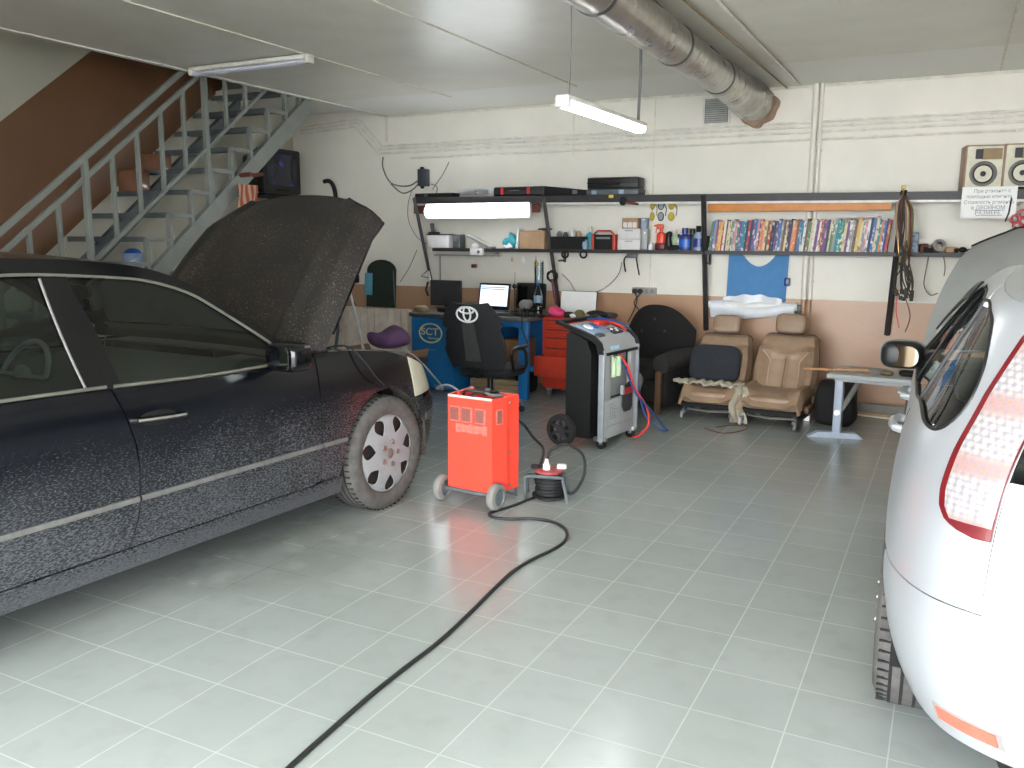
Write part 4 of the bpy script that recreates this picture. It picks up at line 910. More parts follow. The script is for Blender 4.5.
# ---- on the top shelf
t = thing('radio_unit', 'silver grey radio unit on the top shelf above the bench lamp', 'radio', spot(479, 8.34, TOP))
B().box((0, .04, .045), (.44, .18, .09), bev=.006).obj('case', M['acgrey'], t); B().prism(rrect(.30, .05, .02), .006, TT(0, -.052, .045)).obj('front_panel', M['alu'], t)
B().cyl((0, -.05, .045), (0, -.07, .045), .018).obj('knob', M['chrome'], t)
t = thing('flat_case', 'flat black case lying at the radiator end of the top shelf', 'case', spot(438, 8.36, TOP))
B().box((0, 0, .022), (.50, .18, .044), bev=.012).obj('shell', M['black'], t); B().box((-.1, -.092, .022), (.04, .008, .03)).obj('latch', M['steel_dark'], t)
t = thing('tool_case', 'long black tool case with two red latches on the top shelf', 'case', spot(522, 8.36, TOP))
B().box((0, 0, .05), (.60, .2, .10), bev=.02).obj('shell', M['black'], t)
for x in (-.19, .12): B().box((x, -.10, .055), (.035, .012, .07), bev=.004).obj('latch', M['crimson'], t)
B().tube([(-.1, -.1, .06), (-.09, -.13, .06), (.03, -.13, .06), (.04, -.1, .06)], .008, 6).obj('handle', M['black'], t)
t = thing('tapered_case', 'black tapered bag lying beside the long tool case on the top shelf', 'bag', spot(567, 8.36, TOP))
b = B().add([(-.26, -.09, 0), (.25, -.09, 0), (.25, .09, 0), (-.26, .09, 0), (-.24, -.08, .105), (.24, -.08, .055), (.24, .08, .055), (-.24, .08, .105)], [(0, 3, 2, 1), (4, 5, 6, 7), (0, 1, 5, 4), (1, 2, 6, 5), (2, 3, 7, 6), (3, 0, 4, 7)])
b.obj('body', M['blackm'], t); B().box((.12, -.09, .035), (.05, .01, .04)).obj('buckle', M['steel_dark'], t)
t = thing('grey_case', 'flat grey case under the black briefcase on the top shelf', 'case', spot(615, 8.36, TOP))
B().box((0, 0, .032), (.56, .22, .064), bev=.018).obj('shell', M['steel_dark'], t)
for x in (-.19, .1): B().box((x, -.112, .03), (.05, .01, .04)).obj('latch', M['steelblue'], t)
t = thing('briefcase', 'black briefcase lying on the flat grey case on the top shelf', 'briefcase', spot(615, 8.36, TOP+.064))
B().box((0, 0, .055), (.54, .22, .11), bev=.015).obj('shell', M['black'], t); B().box((0, -.112, .055), (.54, .006, .008)).obj('seam', M['gap'], t)
B().tube([(-.08, -.108, .045), (-.075, -.135, .045), (.075, -.135, .045), (.08, -.108, .045)], .009, 6).obj('handle', M['blackm'], t)
t = thing('spring_clamp', 'dark spring clamp with a brown handle gripping the top shelf edge', 'clamp', aty(623, 200, 8.215))
B().ell((0, 0, -.01), (.04, .02, .045)).obj('jaw', M['blackm'], t); B().tube([(.02, 0, -.02), (.10, -.005, -.03), (.16, 0, -.045)], [.014, .016, .010], 8).obj('handle', M['umber'], t)
rbox('yellow_tag', aty(611, 198, 8.222), (.05, .012, .03), mat('yellow_tag', (.90, .78, .25), .5), 'small yellow tag stuck to the edge of the top shelf', 'tag', bev=.004)
# loudspeakers, notice
for i, (cx, lb) in enumerate(((985, 'loudspeaker on the top shelf right above the notice, nearer the books'), (1024.5, 'loudspeaker at the end of the top shelf, farther from the books'))):
    t = thing('loudspeaker', 'cream faced '+lb, 'loudspeaker', (aty(cx, 166, 8.26).x, 8.29, zt_(0)+.004), R(9), 'loudspeakers on the top shelf')
    B().box((0, .115, .185), (.30, .22, .37), bev=.006).obj('cabinet', M['spk_side'], t)
    B().prism(rrect(.275, .345, .012), .014, TT(0, 0, .185)).obj('face_panel', M['spk'], t)
    rg = B().lathe([(.078, 0), (.103, 0), (.103, .012), (.09, .018), (.078, .006)], 32, TT(-.01, -.007, .135) @ TX(PI/2), closed=True).obj('woofer_ring', M['dust'], t)
    B().lathe([(0, -.018), (.025, -.006), (.035, -.016), (.08, .0), (.08, -.02), (0, -.03)], 32, TT(-.01, -.012, .135) @ TX(PI/2)).obj('woofer_cone', M['cone'], t)
    B().lathe([(0, .0), (.022, -.004), (.02, .008), (0, .012)], 16, TT(-.01, -.012, .135) @ TX(PI/2)).obj('dust_cap', M['cone'], t)
    B().prism(rrect(.055, .08, .006), .012, TT(-.05, -.008, .295)).obj('tweeter', M['cone'], t)
    B().prism(rrect(.15, .09, .006), .006, TT(.045, -.008, .295)).obj('badge_plate', M['sheet'], t)
    B().prism(rrect(.13, .016, .004), .008, TT(.0, -.009, .015)).obj('port', M['blackm'], t)
a = aty(988.5, 202.5, 8.2)
t = thing('paper_notice', 'white paper notice with printed lines hanging from the top shelf under the speakers', 'notice', a)
B().prism(rrect(.40, .255, .003), .003).obj('sheet', M['paper'], t)
for i, (s_, z, sz, xx) in enumerate((('При ремонте с', .092, .040, .02), ('помощью клиента', .048, .040, 0), ('Стоимость ремонта', .002, .040, .0), ('в ДВОЙНОМ', -.042, .043, .0), ('РАЗМЕРЕ', -.084, .043, .0))):
    text('notice_line', s_, sz, M['ink'], t, (xx, -.0025, z), (PI/2, 0, 0), xs=.93)
for z, w_ in ((-.063, .22), (-.105, .19)): B().box((.01, -.0025, z), (w_, .001, .004)).obj('underline', M['ink'], t)
t = thing('red_trinket', 'red plastic trinket hanging below the loudspeaker at the end of the top shelf', 'ornament', aty(1018, 219, 8.2))
for (x, z, r) in ((.03, .04, .03), (-.02, .0, .03), (.04, -.02, .03), (.0, -.05, .028)):
    B().tube([(x+r*math.cos(a), 0, z+r*math.sin(a)) for a in np.linspace(0, 2*PI, 13)[:-1]], .012, 6, closed=True).obj('loop', M['crimson'], t)
B().tube([(-.06, 0, .17), (-.07, 0, .05), (-.09, 0, -.02)], .007, 6).obj('cord', M['blackm'], t)
# ---- lower shelf, bench end
t = thing('white_box', 'white box with a dark lid edge on the lower shelf at the bench end', 'box', spot(441, 8.40, LOW-.0))
B().box((0, 0, .07), (.28, .15, .14), bev=.005).obj('carton', M['carton'], t); B().box((0, 0, .148), (.29, .16, .016), bev=.004).obj('lid', M['cone'], t)
t = thing('cordless_phone', 'small dark cordless handset standing on the white box', 'phone', spot(434, 8.38, LOW+.156))
B().box((0, 0, .01), (.11, .08, .02), bev=.006).obj('cradle', M['black'], t); B().box((-.02, 0, .065), (.045, .03, .11), bev=.01, M_=TX(.3)).obj('handset', M['steel_dark'], t)
t = thing('grey_gauge', 'grey metal block beside the white box on the lower shelf', 'block', spot(459, 8.40, LOW))
B().box((0, 0, .075), (.09, .12, .15), bev=.006).obj('housing', M['steel_dark'], t); B().cyl((0, -.061, .1), (0, -.07, .1), .03).obj('dial', M['alu'], t)
t = thing('sloped_keyboard', 'pale ribbed keyboard leaning down against the grey block', 'keyboard', spot(481, 8.39, LOW))
KX = TT(0, 0, .07) @ TY(.42)
B().box((0, 0, 0), (.34, .13, .02), bev=.006, M_=KX).obj('base', M['steel'], t)
kb = B()
for i in range(10):
    for j in range(4): kb.box(KX @ Vector((-.14+.031*i, -.045+.03*j, .013)), (.024, .022, .008), M_=KX.to_3x3().to_4x4())
kb.obj('keys', M['white'], t)
t = thing('white_adapter', 'small white adapter box clipped below the lower shelf at the bench end', 'adapter', aty(477, 250, 8.31))
B().box((0, 0, -.02), (.16, .04, .075), bev=.006).box((-.02, 0, .045), (.06, .04, .05), bev=.005).obj('case', M['carton'], t); B().cyl((.03, -.02, -.02), (.03, -.026, -.02), .018).obj('dial', M['steel_dark'], t)
t = thing('teal_bag', 'crumpled teal bag on the lower shelf above the laptop', 'bag', spot(511, 8.39, LOW))
b = B(); sq(b, (0, 0, .07), (.17, .12, .14), .9, 30, 18); b.v = [(x*(1+.2*math.sin(40*z+30*y)), y*(1+.2*math.sin(37*x)), max(0, z*(1+.15*math.sin(45*x)))) for x, y, z in b.v]; b.obj('body', M['teal'], t)
B().ell((.0, 0, .15), (.02, .02, .025)).obj('knot', M['teal'], t)
t = thing('crumpled_tissue', 'crumpled white tissue on the lower shelf in front of the teal bag', 'tissue', spot(508, 8.33, LOW))
b = B(); sq(b, (0, 0, .025), (.09, .05, .05), 1); b.v = [(x*(1+.3*math.sin(70*z+50*y)), y, max(0, z*(1+.3*math.sin(90*x)))) for x, y, z in b.v]; b.obj('body', M['paper'], t)
t = thing('cardboard_box', 'tan cardboard box on the lower shelf beside the second post', 'box', spot(535, 8.42, LOW))
B().box((0, 0, .095), (.29, .14, .19), bev=.003).obj('carton', M['tan'], t); B().box((.1, 0, .192), (.1, .14, .004), M_=TY(-.2)).obj('flap', M['brownbox'], t)
B().box((0, 0, .11), (.02, .13, .22), M_=TY(.08)).obj('white_folder', M['paper'], label='white folder standing against the tan cardboard box', cat='folder', loc=spot(520, 8.42, LOW))
B().tube([(.07*math.cos(a)*(1+.1*math.sin(5*a)), .05*math.sin(a), .008+.004*math.sin(a*3)) for a in np.linspace(0, 6*PI, 60)], .007, 6).obj('cable_coil', M['cable'], label='black cable coil lying on the tan cardboard box', cat='cable', loc=spot(545, 8.42, LOW+.197))
for i, (x, m_, h, lb) in enumerate(((523, 'paper', .07, 'white tag dangling under the lower shelf below the white folder'), (536, 'gold', .12, 'brass tool dangling under the lower shelf beside the second post'), (512, 'tan', .05, 'tan tag dangling under the lower shelf below the teal bag'))):
    p = aty(x, 257, 8.312); B().tube([p+Vector((0, 0, .01)), p+Vector((.003, 0, -h*.5))], .003, 5).ell(p+Vector((.003, 0, -h*.6)), (.014, .008, h*.4)).obj('hanging_tag', M[m_], label=lb, cat='tag')
# ---- lower shelf, middle bay
t = thing('tool_tray', 'black open tool tray full of parts on the lower shelf beside the second post', 'tray', spot(571, 8.40, LOW))
B().add([(-.19, -.08, 0), (.19, -.08, 0), (.19, .08, 0), (-.19, .08, 0), (-.2, -.09, .13), (.2, -.09, .13), (.2, .09, .13), (-.2, .09, .13), (-.185, -.075, .13), (.185, -.075, .13), (.185, .075, .13), (-.185, .075, .13), (-.175, -.065, .02), (.175, -.065, .02), (.175, .065, .02), (-.175, .065, .02)],
        [(0, 3, 2, 1), (0, 1, 5, 4), (1, 2, 6, 5), (2, 3, 7, 6), (3, 0, 4, 7), (4, 5, 9, 8), (5, 6, 10, 9), (6, 7, 11, 10), (7, 4, 8, 11), (8, 9, 13, 12), (9, 10, 14, 13), (10, 11, 15, 14), (11, 8, 12, 15), (12, 13, 14, 15)]).obj('tub', M['blackm'], t)
for i, (x, hh, m_, lb) in enumerate(((-.13, .165, 'steel', 'grey bottle cap end'), (-.06, .155, 'steel_dark', 'dark spray cap end'), (.02, .185, 'carton', 'white canister'), (.09, .165, 'tan', 'tan canister'))):
    B().lathe([(0, 0), (.028, 0), (.03, .01), (.03, hh-.03), (.018, hh-.012), (.016, hh), (0, hh)], 14).obj('canister', M[m_], label=lb+' standing in the black tool tray', cat='canister', loc=spot(571, 8.40, LOW+.021)+Vector((x, .0, 0)))
for i, (x, lb) in enumerate(((565, 'black ring hanging under the black tool tray, nearer the second post'), (583.5, 'black ring hanging under the tool tray, nearer the orange charger'))):
    p = aty(x, 254.5, 8.305); B().tube([p+Vector((.034*math.cos(a), 0, .034*math.sin(a))) for a in np.linspace(0, 2*PI, 21)[:-1]], .010, 8, closed=True).obj('hanging_ring', M['rubber'], label=lb, cat='ring', group='rings under the tool tray')
B().lathe([(0, 0), (.03, 0), (.036, .05), (.03, .09), (.02, .1), (0, .1)], 16).obj('blue_cup', M['steelblue'], label='blue and white cup standing in front of the teal spray bottle', cat='cup', loc=spot(585.5, 8.345, LOW))
def bottle(name, loc, r, h, m, cap, label, oval=.6, neck=.3, spray=False, lab=None, rz=0):
    t = thing(name, label, 'bottle', loc, rz)
    hb = h*(.72 if not spray else .6)
    pr = [(0, 0), (r*.93, 0), (r, .012), (r, hb*.82), (r*.85, hb*.93), (r*neck, hb), (r*neck, hb+.012), (0, hb+.012)]
    b = B().lathe(pr, 20); b.v = [(x, y*oval, z) for x, y, z in b.v]; b.obj('body', M[m], t)
    if spray:
        c = B().cyl((0, 0, hb+.01), (0, 0, hb+.035), r*.36, n=12).box((-.012, 0, hb+.035+.02), (.075, .026, .04), bev=.008).box((-.058, 0, hb+.062), (.03, .018, .018), bev=.004)
        c.obj('spray_head', M[cap], t); B().tube([(-.03, 0, hb+.045), (-.05, 0, hb+.02), (-.052, 0, hb-.01)], .006, 6).obj('trigger', M[cap], t)
    else: B().lathe([(0, hb+.008), (r*neck*1.25, hb+.008), (r*neck*1.25, h), (0, h)], 14).obj('cap', M[cap], t)
    if lab:
        b = B().lathe([(r*1.012, hb*.18), (r*1.012, hb*.68)], 20); b.v = [(x, y*oval, z) for x, y, z in b.v]; b.obj('label_band', M[lab], t)
    return t
bottle('spray_bottle', spot(590.5, 8.42, LOW), .048, .235, 'teal', 'carton', 'teal spray bottle with a pale head behind the orange charger', spray=False)
t = thing('battery_charger_small', 'orange and black boxy battery charger with carrying handle on the lower shelf', 'charger', spot(606, 8.38, LOW))
B().box((0, 0, .075), (.21, .14, .15), bev=.006).obj('body', M['blackm'], t)
for s in (-1, 1): B().box((s*.115, 0, .075), (.034, .15, .155), bev=.008).obj('side_panel', M['redd'], t)
B().tube([(-.112, -.05, .15), (-.07, -.05, .188), (.07, -.05, .188), (.112, -.05, .15)], .009, 8).obj('handle', M['redd'], t)
B().box((0, -.072, .115), (.15, .004, .02)).obj('print_strip', M['steel'], t)
for i, (x, y, z, d, m_, lb, nm) in enumerate((
    (631.5, 8.40, LOW, (.235, .14, .105), 'carton', 'lower of the two wide white cartons stacked on the lower shelf', 'white_carton'),
    (631.5, 8.40, LOW+.105, (.235, .14, .105), 'carton', 'upper of the two wide white cartons stacked on the lower shelf', 'white_carton'),
    (632, 8.40, LOW+.21, (.165, .12, .105), 'tan', 'beige carton with a grid print on top of the white cartons', 'beige_carton'),
    (645, 8.43, LOW+.212, (.06, .08, .105), 'steelblue', 'blue white carton standing high beside the beige carton', 'blue_carton'),
    (646.5, 8.43, LOW, (.05, .09, .21), 'acgrey', 'tall narrow grey carton beside the white cartons', 'grey_carton'))):
    t = thing(nm, lb, 'box', spot(x, y, z)); B().box((0, 0, d[2]/2-.0005), (d[0], d[1], d[2]-.001), bev=.003).obj('carton', M[m_], t)
    pm = {'carton': 'steelblue', 'tan': 'carton', 'steelblue': 'paper', 'acgrey': 'paper'}[m_]
    if m_ == 'tan':
        for q in (-.05, 0, .05): B().box((q, -d[1]/2-.001, d[2]*.35), (.042, .002, d[2]*.5)).obj('print_panel', M['carton'], t)
    else: B().box((0, -d[1]/2-.001, d[2]*.8), (d[0]*.35, .002, d[2]*.1)).obj('print_panel', M[pm], t)
t = thing('glass_jar', 'small clear jar on the lower shelf in front of the grey carton', 'jar', spot(651.5, 8.36, LOW))
B().lathe([(0, 0), (.026, 0), (.028, .01), (.028, .045), (.022, .055), (.022, .06), (0, .06)], 16).obj('body', M['plastic'], t); B().cyl((0, 0, .058), (0, 0, .07), .025).obj('lid', M['alu'], t)
t = bottle('spray_bottle', spot(661.5, 8.42, LOW+.015), .045, .27, 'orange', 'orange', 'orange red trigger spray bottle on the lower shelf below the safety glasses', spray=True)
rbox('dark_red_tin', spot(661, 8.34, LOW), (.10, .05, .07), mat('dark_red_tin', (.36, .08, .10), .4), 'dark red tin in front of the orange spray bottle', 'tin', bev=.01)
t = thing('cordless_drill', 'black cordless drill lying beside the orange spray bottle', 'drill', spot(671, 8.36, LOW))
B().box((.03, 0, .025), (.13, .06, .05), bev=.012).obj('battery', M['blackm'], t); B().tube([(-.01, 0, .04), (-.02, 0, .11), (-.015, 0, .165)], [.03, .026, .032], 10).obj('grip', M['black'], t); B().ell((-.01, 0, .155), (.03, .035, .03)).obj('head', M['black'], t)
bottle('green_bottle', spot(676, 8.44, LOW), .036, .20, 'lime', 'carton', 'pale green bottle standing behind the black drill', oval=.7)
bottle('white_bottle', spot(679.5, 8.37, LOW), .034, .155, 'carton', 'black', 'short white bottle between the green bottle and the blue oil bottle', oval=.7, lab='acgrey')
bottle('oil_bottle', spot(685.5, 8.36, LOW), .058, .215, 'navy', 'navy', 'blue oil bottle on the lower shelf near the third post', oval=.55, neck=.42, lab='blueplast')
bottle('oil_bottle', spot(693, 8.43, LOW), .052, .21, 'black', 'black', 'black oil bottle between two blue oil bottles', oval=.55, neck=.4)
bottle('oil_bottle', spot(699, 8.36, LOW), .046, .235, 'steelblue', 'blackm', 'pale blue labelled oil bottle with a black cap touching the third post', oval=.6, neck=.42, lab='navy')
t = thing('small_black_box', 'small black box wedged between the oil bottles and the books', 'box', spot(706.8, 8.37, LOW)); B().box((0, 0, .07), (.06, .1, .14), bev=.004).obj('carton', M['blackm'], t)
# safety glasses
for i, (x, m_, lb) in enumerate(((652.5, 'lens_y', 'narrow yellow safety glasses'), (661, 'clear', 'clear safety glasses with black frame'), (671.5, 'lens_y', 'wide yellow safety glasses'))):
    t = thing('safety_glasses', lb+' hanging upright on the back wall', 'glasses', aty(x, 211, WY-.012))
    w_ = .045 if i == 0 else .06
    for s in (-1, 1):
        poly = [(w_/2*math.cos(a)*(1-.25*s*math.sin(a)*0), s*.055+.042*math.sin(a)) for a in np.linspace(0, 2*PI, 15)[:-1]]
        ln = B().prism(poly, .006).obj('lens', M[m_], t)
        B().tube([(p[0], -.004, p[1]) for p in poly], .004 if i == 1 else .003, 6, closed=True).obj('frame', M['blackm'] if i == 1 else M['gold'], t)
    B().tube([(w_/2, .0, .08), (w_/2+.03, -.015, .02), (w_/2+.02, -.01, -.05)], .004, 5).obj('temple', M['blackm'] if i == 1 else M['gold'], t)
# ---- books
cols = {'navy': (.16, .19, .36), 'blue': (.26, .42, .62), 'teal': (.12, .50, .52), 'green': (.32, .48, .32), 'cream': (.82, .76, .62), 'white': (.85, .84, .83), 'red': (.70, .24, .24), 'orange': (.82, .50, .34), 'purple': (.42, .28, .46),
        'grey': (.55, .55, .56), 'brown': (.45, .34, .29), 'black': (.17, .16, .19), 'pink': (.76, .52, .54), 'yellow': (.82, .68, .36)}
seq = 'green blue grey purple orange yellow red white brown cream cream green grey pink teal purple blue teal navy red navy purple blue pink purple orange orange cream brown red black navy purple blue blue grey brown cream black navy orange orange brown blue teal white brown green cream white purple white red purple purple navy cream green grey teal teal green cream purple white grey brown yellow cream grey pink white navy blue cream teal orange blue navy red'.split()
a = aty(711, 250, 8.36).x; b_ = aty(889, 250, 8.36).x
pages = M['paper']; proto = {}
ordw = ['first', 'second', 'third', 'fourth', 'fifth', 'sixth', 'seventh', 'eighth', 'ninth', 'tenth', 'eleventh', 'twelfth', 'thirteenth', 'fourteenth', 'fifteenth', 'sixteenth', 'seventeenth', 'eighteenth', 'nineteenth']
tens = {20: 'twent', 30: 'thirt', 40: 'fort', 50: 'fift', 60: 'sixt', 70: 'sevent', 80: 'eight'}
def nth(n):
    if n < 20: return ordw[n-1]
    t_, r_ = n//10*10, n % 10
    return tens[t_]+'ieth' if r_ == 0 else tens[t_]+'y-'+ordw[r_-1]
wid = [random.uniform(.7, 1.3) for _ in seq]; tot = sum(wid); xx = a
for i, cn in enumerate(seq):
    w_ = wid[i]/tot*(b_-a); h_ = random.uniform(.272, .300)
    c = cols[cn]; mk_ = random.choice([(.9, .88, .84), (.85, .8, .6), (.2, .2, .25)]) if cn not in ('white', 'cream') else (.35, .3, .4)
    t = thing('book', 'book with a %s spine, %s in the row from the oil bottle end' % (cn, nth(i+1)), 'book', (xx+w_/2-.02, 8.40, LOW), 0, 'books on the lower shelf')
    t.rotation_euler = (0, R(5.5), 0)
    key = 'book_%s' % cn
    m_ = _mats.get(key) or printed(key, c, mk_)
    ww = w_*.985
    B().add([(-ww/2, -.07, 0), (ww/2, -.07, 0), (ww/2, .06, 0), (ww/2-.002, .06, 0), (ww/2-.002, -.067, 0), (-ww/2+.002, -.067, 0), (-ww/2+.002, .06, 0), (-ww/2, .06, 0)]+[(-ww/2, -.07, h_), (ww/2, -.07, h_), (ww/2, .06, h_), (ww/2-.002, .06, h_), (ww/2-.002, -.067, h_), (-ww/2+.002, -.067, h_), (-ww/2+.002, .06, h_), (-ww/2, .06, h_)],
            [tuple(range(8)), tuple(range(15, 7, -1))]+[(k_, (k_+1) % 8, (k_+1) % 8+8, k_+8) for k_ in range(8)]).obj('cover', m_, t)
    B().box((0, -.005, h_/2), (ww-.004, .122, h_-.006)).obj('pages', pages, t)
    xx += w_
t = thing('flat_book', 'red and white magazine lying flat on top of the standing books', 'book', (aty(858, 219, 8.38).x, 8.39, LOW+.303))
B().box((0, 0, .006), (.34, .13, .012), bev=.002).obj('pages', M['paper'], t); B().box((.09, -.002, .0125), (.20, .134, .003)).obj('cover', M['crimson'], t)
# ---- lower shelf, right end
for (x, d, m_, nm, lb, ct) in ((915.5, (.075, .09, .175), 'steelblue', 'pill_carton', 'blue white small carton on the lower shelf behind the hanging belts', 'box'), (926, (.07, .06, .075), 'umber', 'brown_block', 'reddish brown block on the lower shelf right of the hanging belts', 'block'),
                               (953, (.10, .08, .05), 'tan', 'beige_lump', 'beige lump on the lower shelf beside the silver roll', 'lump')):
    t = thing(nm, lb, ct, spot(x, 8.40, LOW)); B().box((0, 0, d[2]/2), d, rz=.3 if nm != 'pill_carton' else 0, bev=.012 if nm != 'pill_carton' else .003).obj('body', M[m_], t)
    if nm == 'pill_carton':
        for q in (.3, .55, .8): B().box((0, -d[1]/2-.001, d[2]*q), (d[0]*.8, .002, .018)).obj('print_band', M['navy'], t)
t = thing('tape_roll', 'silver and black tape roll on the lower shelf near the silver car', 'tape', spot(941, 8.39, LOW))
B().lathe([(.03, -.025), (.055, -.025), (.055, .025), (.03, .025)], 24, TT(0, 0, .056) @ TX(PI/2-.3) @ TY(.3), closed=True).obj('roll', M['alu'], t)
B().box((-.07, 0, .02), (.09, .06, .04), bev=.01).obj('dispenser', M['blackm'], t)
b = B()
for (x, z, r) in ((-.1, .02, .02), (-.05, .025, .025), (0, .018, .018), (.06, .022, .022), (.1, .016, .016)): b.ell((x, 0, z), (r*1.3, r, z))
b.obj('dark_scraps', M['blackm'], label='dark scraps on the lower shelf end beside the silver car bonnet', cat='scraps', loc=spot(972, 8.38, LOW), kind='stuff')
for i, (pts, lb) in enumerate((([(929, 254), (926, 270), (924, 285), (930, 295), (938, 293)], 'thin cord looping below the lower shelf, nearer the belts'), ([(943, 254), (945, 266), (944, 276)], 'thin cord hanging straight below the lower shelf by the silver bonnet'))):
    B().tube([aty(x, y, 8.36) for x, y in pts], .005, 5, k=5).obj('thin_cord', M['olive'], label=lb, cat='cord')
# hanging belts and leads
hang = thing('belt_hook', 'small brass hook on the top shelf holding the belts', 'hook', aty(903.5, 192, 8.19)); B().tube([(0, .03, .03), (0, -.02, .03), (0, -.03, -.01), (0, -.01, -.03)], .008, 6, k=4).box((0, .0, .04), (.04, .05, .03), bev=.006).obj('hook', M['gold'], hang)
for i, (xa, xb, yb, m_, nm, lb) in enumerate(((898, 909, 262, 'gold', 'drive_belt', 'brass coloured'), (900, 912, 255, 'olive', 'drive_belt', 'olive'), (897, 906, 250, 'tan', 'drive_belt', 'tan'), (902, 910, 270, 'umber', 'drive_belt', 'rust brown'), (899, 904, 245, 'cone', 'drive_belt', 'dark grey'))):
    xm = (xa+xb)/2
    pts = [(903.5, 196), (xa, 206), (xa-.8, 225), (xa+1, yb-10), (xm, yb), (xb-1, yb-8), (xb+.5, 225), (xb, 208)]
    B().tube([aty(x, y, 8.185-.011*i) for x, y in pts], .008, 6, closed=True, k=6).obj(nm, M[m_], label=lb+' belt loop hanging in the bunch beside the bookshelf post', cat='belt', group='belts hanging beside the bookshelf')
b = B()
for i in range(13):
    x0 = 899+random.random()*9; pts = [(x0, 240+random.random()*15), (x0+random.uniform(-5, 5), 262), (x0+random.uniform(-6, 8), 275+random.random()*10), (x0+random.uniform(-4, 6), 290+random.random()*12)]
    b.tube([aty(x, y, 8.11-.012*(i % 6)) for x, y in pts], .006, 5, k=4)
    e_ = aty(pts[-1][0], pts[-1][1], 8.11-.012*(i % 6)); b.box(e_, (.03, .02, .035), bev=.005)
b.obj('wiring_tangle', mat('dark_loom', (.24, .22, .18), .7, var=.4, vscale=40), label='tangle of wires and plugs hanging below the belts beside the bookshelf post', cat='wiring', kind='stuff')
for i, (pts, m_, lb) in enumerate((([(898, 290), (896, 310), (899, 328)], 'rcable', 'red wire trailing down from the hanging wire tangle'), ([(903, 292), (910, 315), (905, 332)], 'umber', 'brown wire curving down from the hanging wire tangle'))):
    B().tube([aty(x, y, 8.3) for x, y in pts], .005, 5, k=5).obj('loose_wire', M[m_], label=lb, cat='wire')
# ---- on the wall under the shelf
a = aty(759, 275, 8.5)
bl = B()
pol = [(-.30, .235), (-.19, .235)]+[(-.19+.36*t, .235-.155*math.sin(PI*t)**.8) for t in np.linspace(.05, .95, 12)]+[(.17+.02, .235), (.27, .235), (.255, -.25), (-.31, -.25)]
bl.prism(pol, .012).obj('blue_board', M['sky'], label='sky blue fabric board with a scooped top hanging under the bookshelf', cat='board', loc=a+Vector((.0, .02, -.0)))
t = thing('plastic_roll', 'roll of milky plastic sheeting fixed to the wall above the car seats', 'roll', aty(752, 309, 8.47))
L_ = .40
rows = []
for i in range(30):
    u = -L_+2*L_*i/29
    rows.append([(u, (.045+.01*math.sin(9*u+2*a_))*math.cos(a_), (.075+.018*math.sin(7*u+a_*2))*math.sin(a_)-.01) for a_ in np.linspace(0, 2*PI, 17)[:-1]])
B().grid(rows, False, True).obj('sheeting', M['plastic'], t)
B().cyl((-L_-.02, 0, .035), (L_+.02, 0, .035), .038, n=16).obj('roll_core', M['paper'], t)
rows = [[(-.28+.56*i/20, -.02+.012*math.sin(i*.6), .05+.09*j/4*(.6+.4*math.sin(PI*i/20))*(1+.08*math.sin(i*1.1))) for j in range(5)] for i in range(21)]
B().grid(rows).obj('loose_flap', M['plastic'], t, solid=.003)
for x, y, s, lb in ((787, 282, .045, 'small dark blue block on the wall beside the sky blue board'), (798, 309, .06, 'dark bracket at the pipe end of the plastic roll')):
    rbox('wall_block', aty(x, y+4, WY-.045), (s, .08, .075), M['steel_dark'] if y > 290 else M['navy'], lb, 'bracket', bev=.004)
t = thing('wall_socket', 'grey row of wall sockets above the black armchair', 'socket', aty(645, 291, WY))
B().prism(rrect(.255, .075, .012), .04, TT(0, -.02, 0)).obj('plate', mat('socket_grey', (.62, .60, .56), .5), t)
for x in (-.09, -.03): B().cyl((x, -.04, 0), (x, -.075, 0), .026).obj('plug', M['black'], t)
for x in (.03, .09): B().cyl((x, -.04, 0), (x, -.043, 0), .024).obj('outlet', M['steel'], t)
for i, (pts, lb) in enumerate((([(635, 293), (637, 300), (634, 310), (628, 322)], 'black lead crossing down from the socket row to the armchair, the left one'), ([(641, 293), (634, 303), (640, 312), (643, 330)], 'black lead crossing down from the socket row, the right one'))):
    B().tube([aty(x, y, 8.46) for x, y in pts], .006, 6, k=5).obj('power_lead', M['cable'], label=lb, cat='cable')
t = thing('fork_hook', 'black two pronged hook hanging under the lower shelf above the sockets', 'hook', aty(631, 255, 8.36))
B().tube([(-.03, 0, 0), (-.065, -.02, -.05), (-.045, -.02, -.17)], .008, 6, k=4).obj('prong', M['blackm'], t); B().tube([(.05, 0, 0), (.075, -.02, -.09), (.10, -.02, -.20)], .008, 6).obj('prong', M['blackm'], t); B().box((.01, 0, -.01), (.1, .03, .04), bev=.006).obj('clip', M['steel_dark'], t)
t = thing('junction_box', 'black box with leads high on the wall above the bench lamp', 'box', aty(425.5, 178, WY))
B().box((0, -.04, 0), (.12, .08, .19), bev=.006).obj('case', mat('box_slate', (.25, .27, .31), .5), t)
for z in (.105, -.105): B().box((-.02, -.04, z), (.03, .03, .03)).obj('gland', M['blackm'], t)
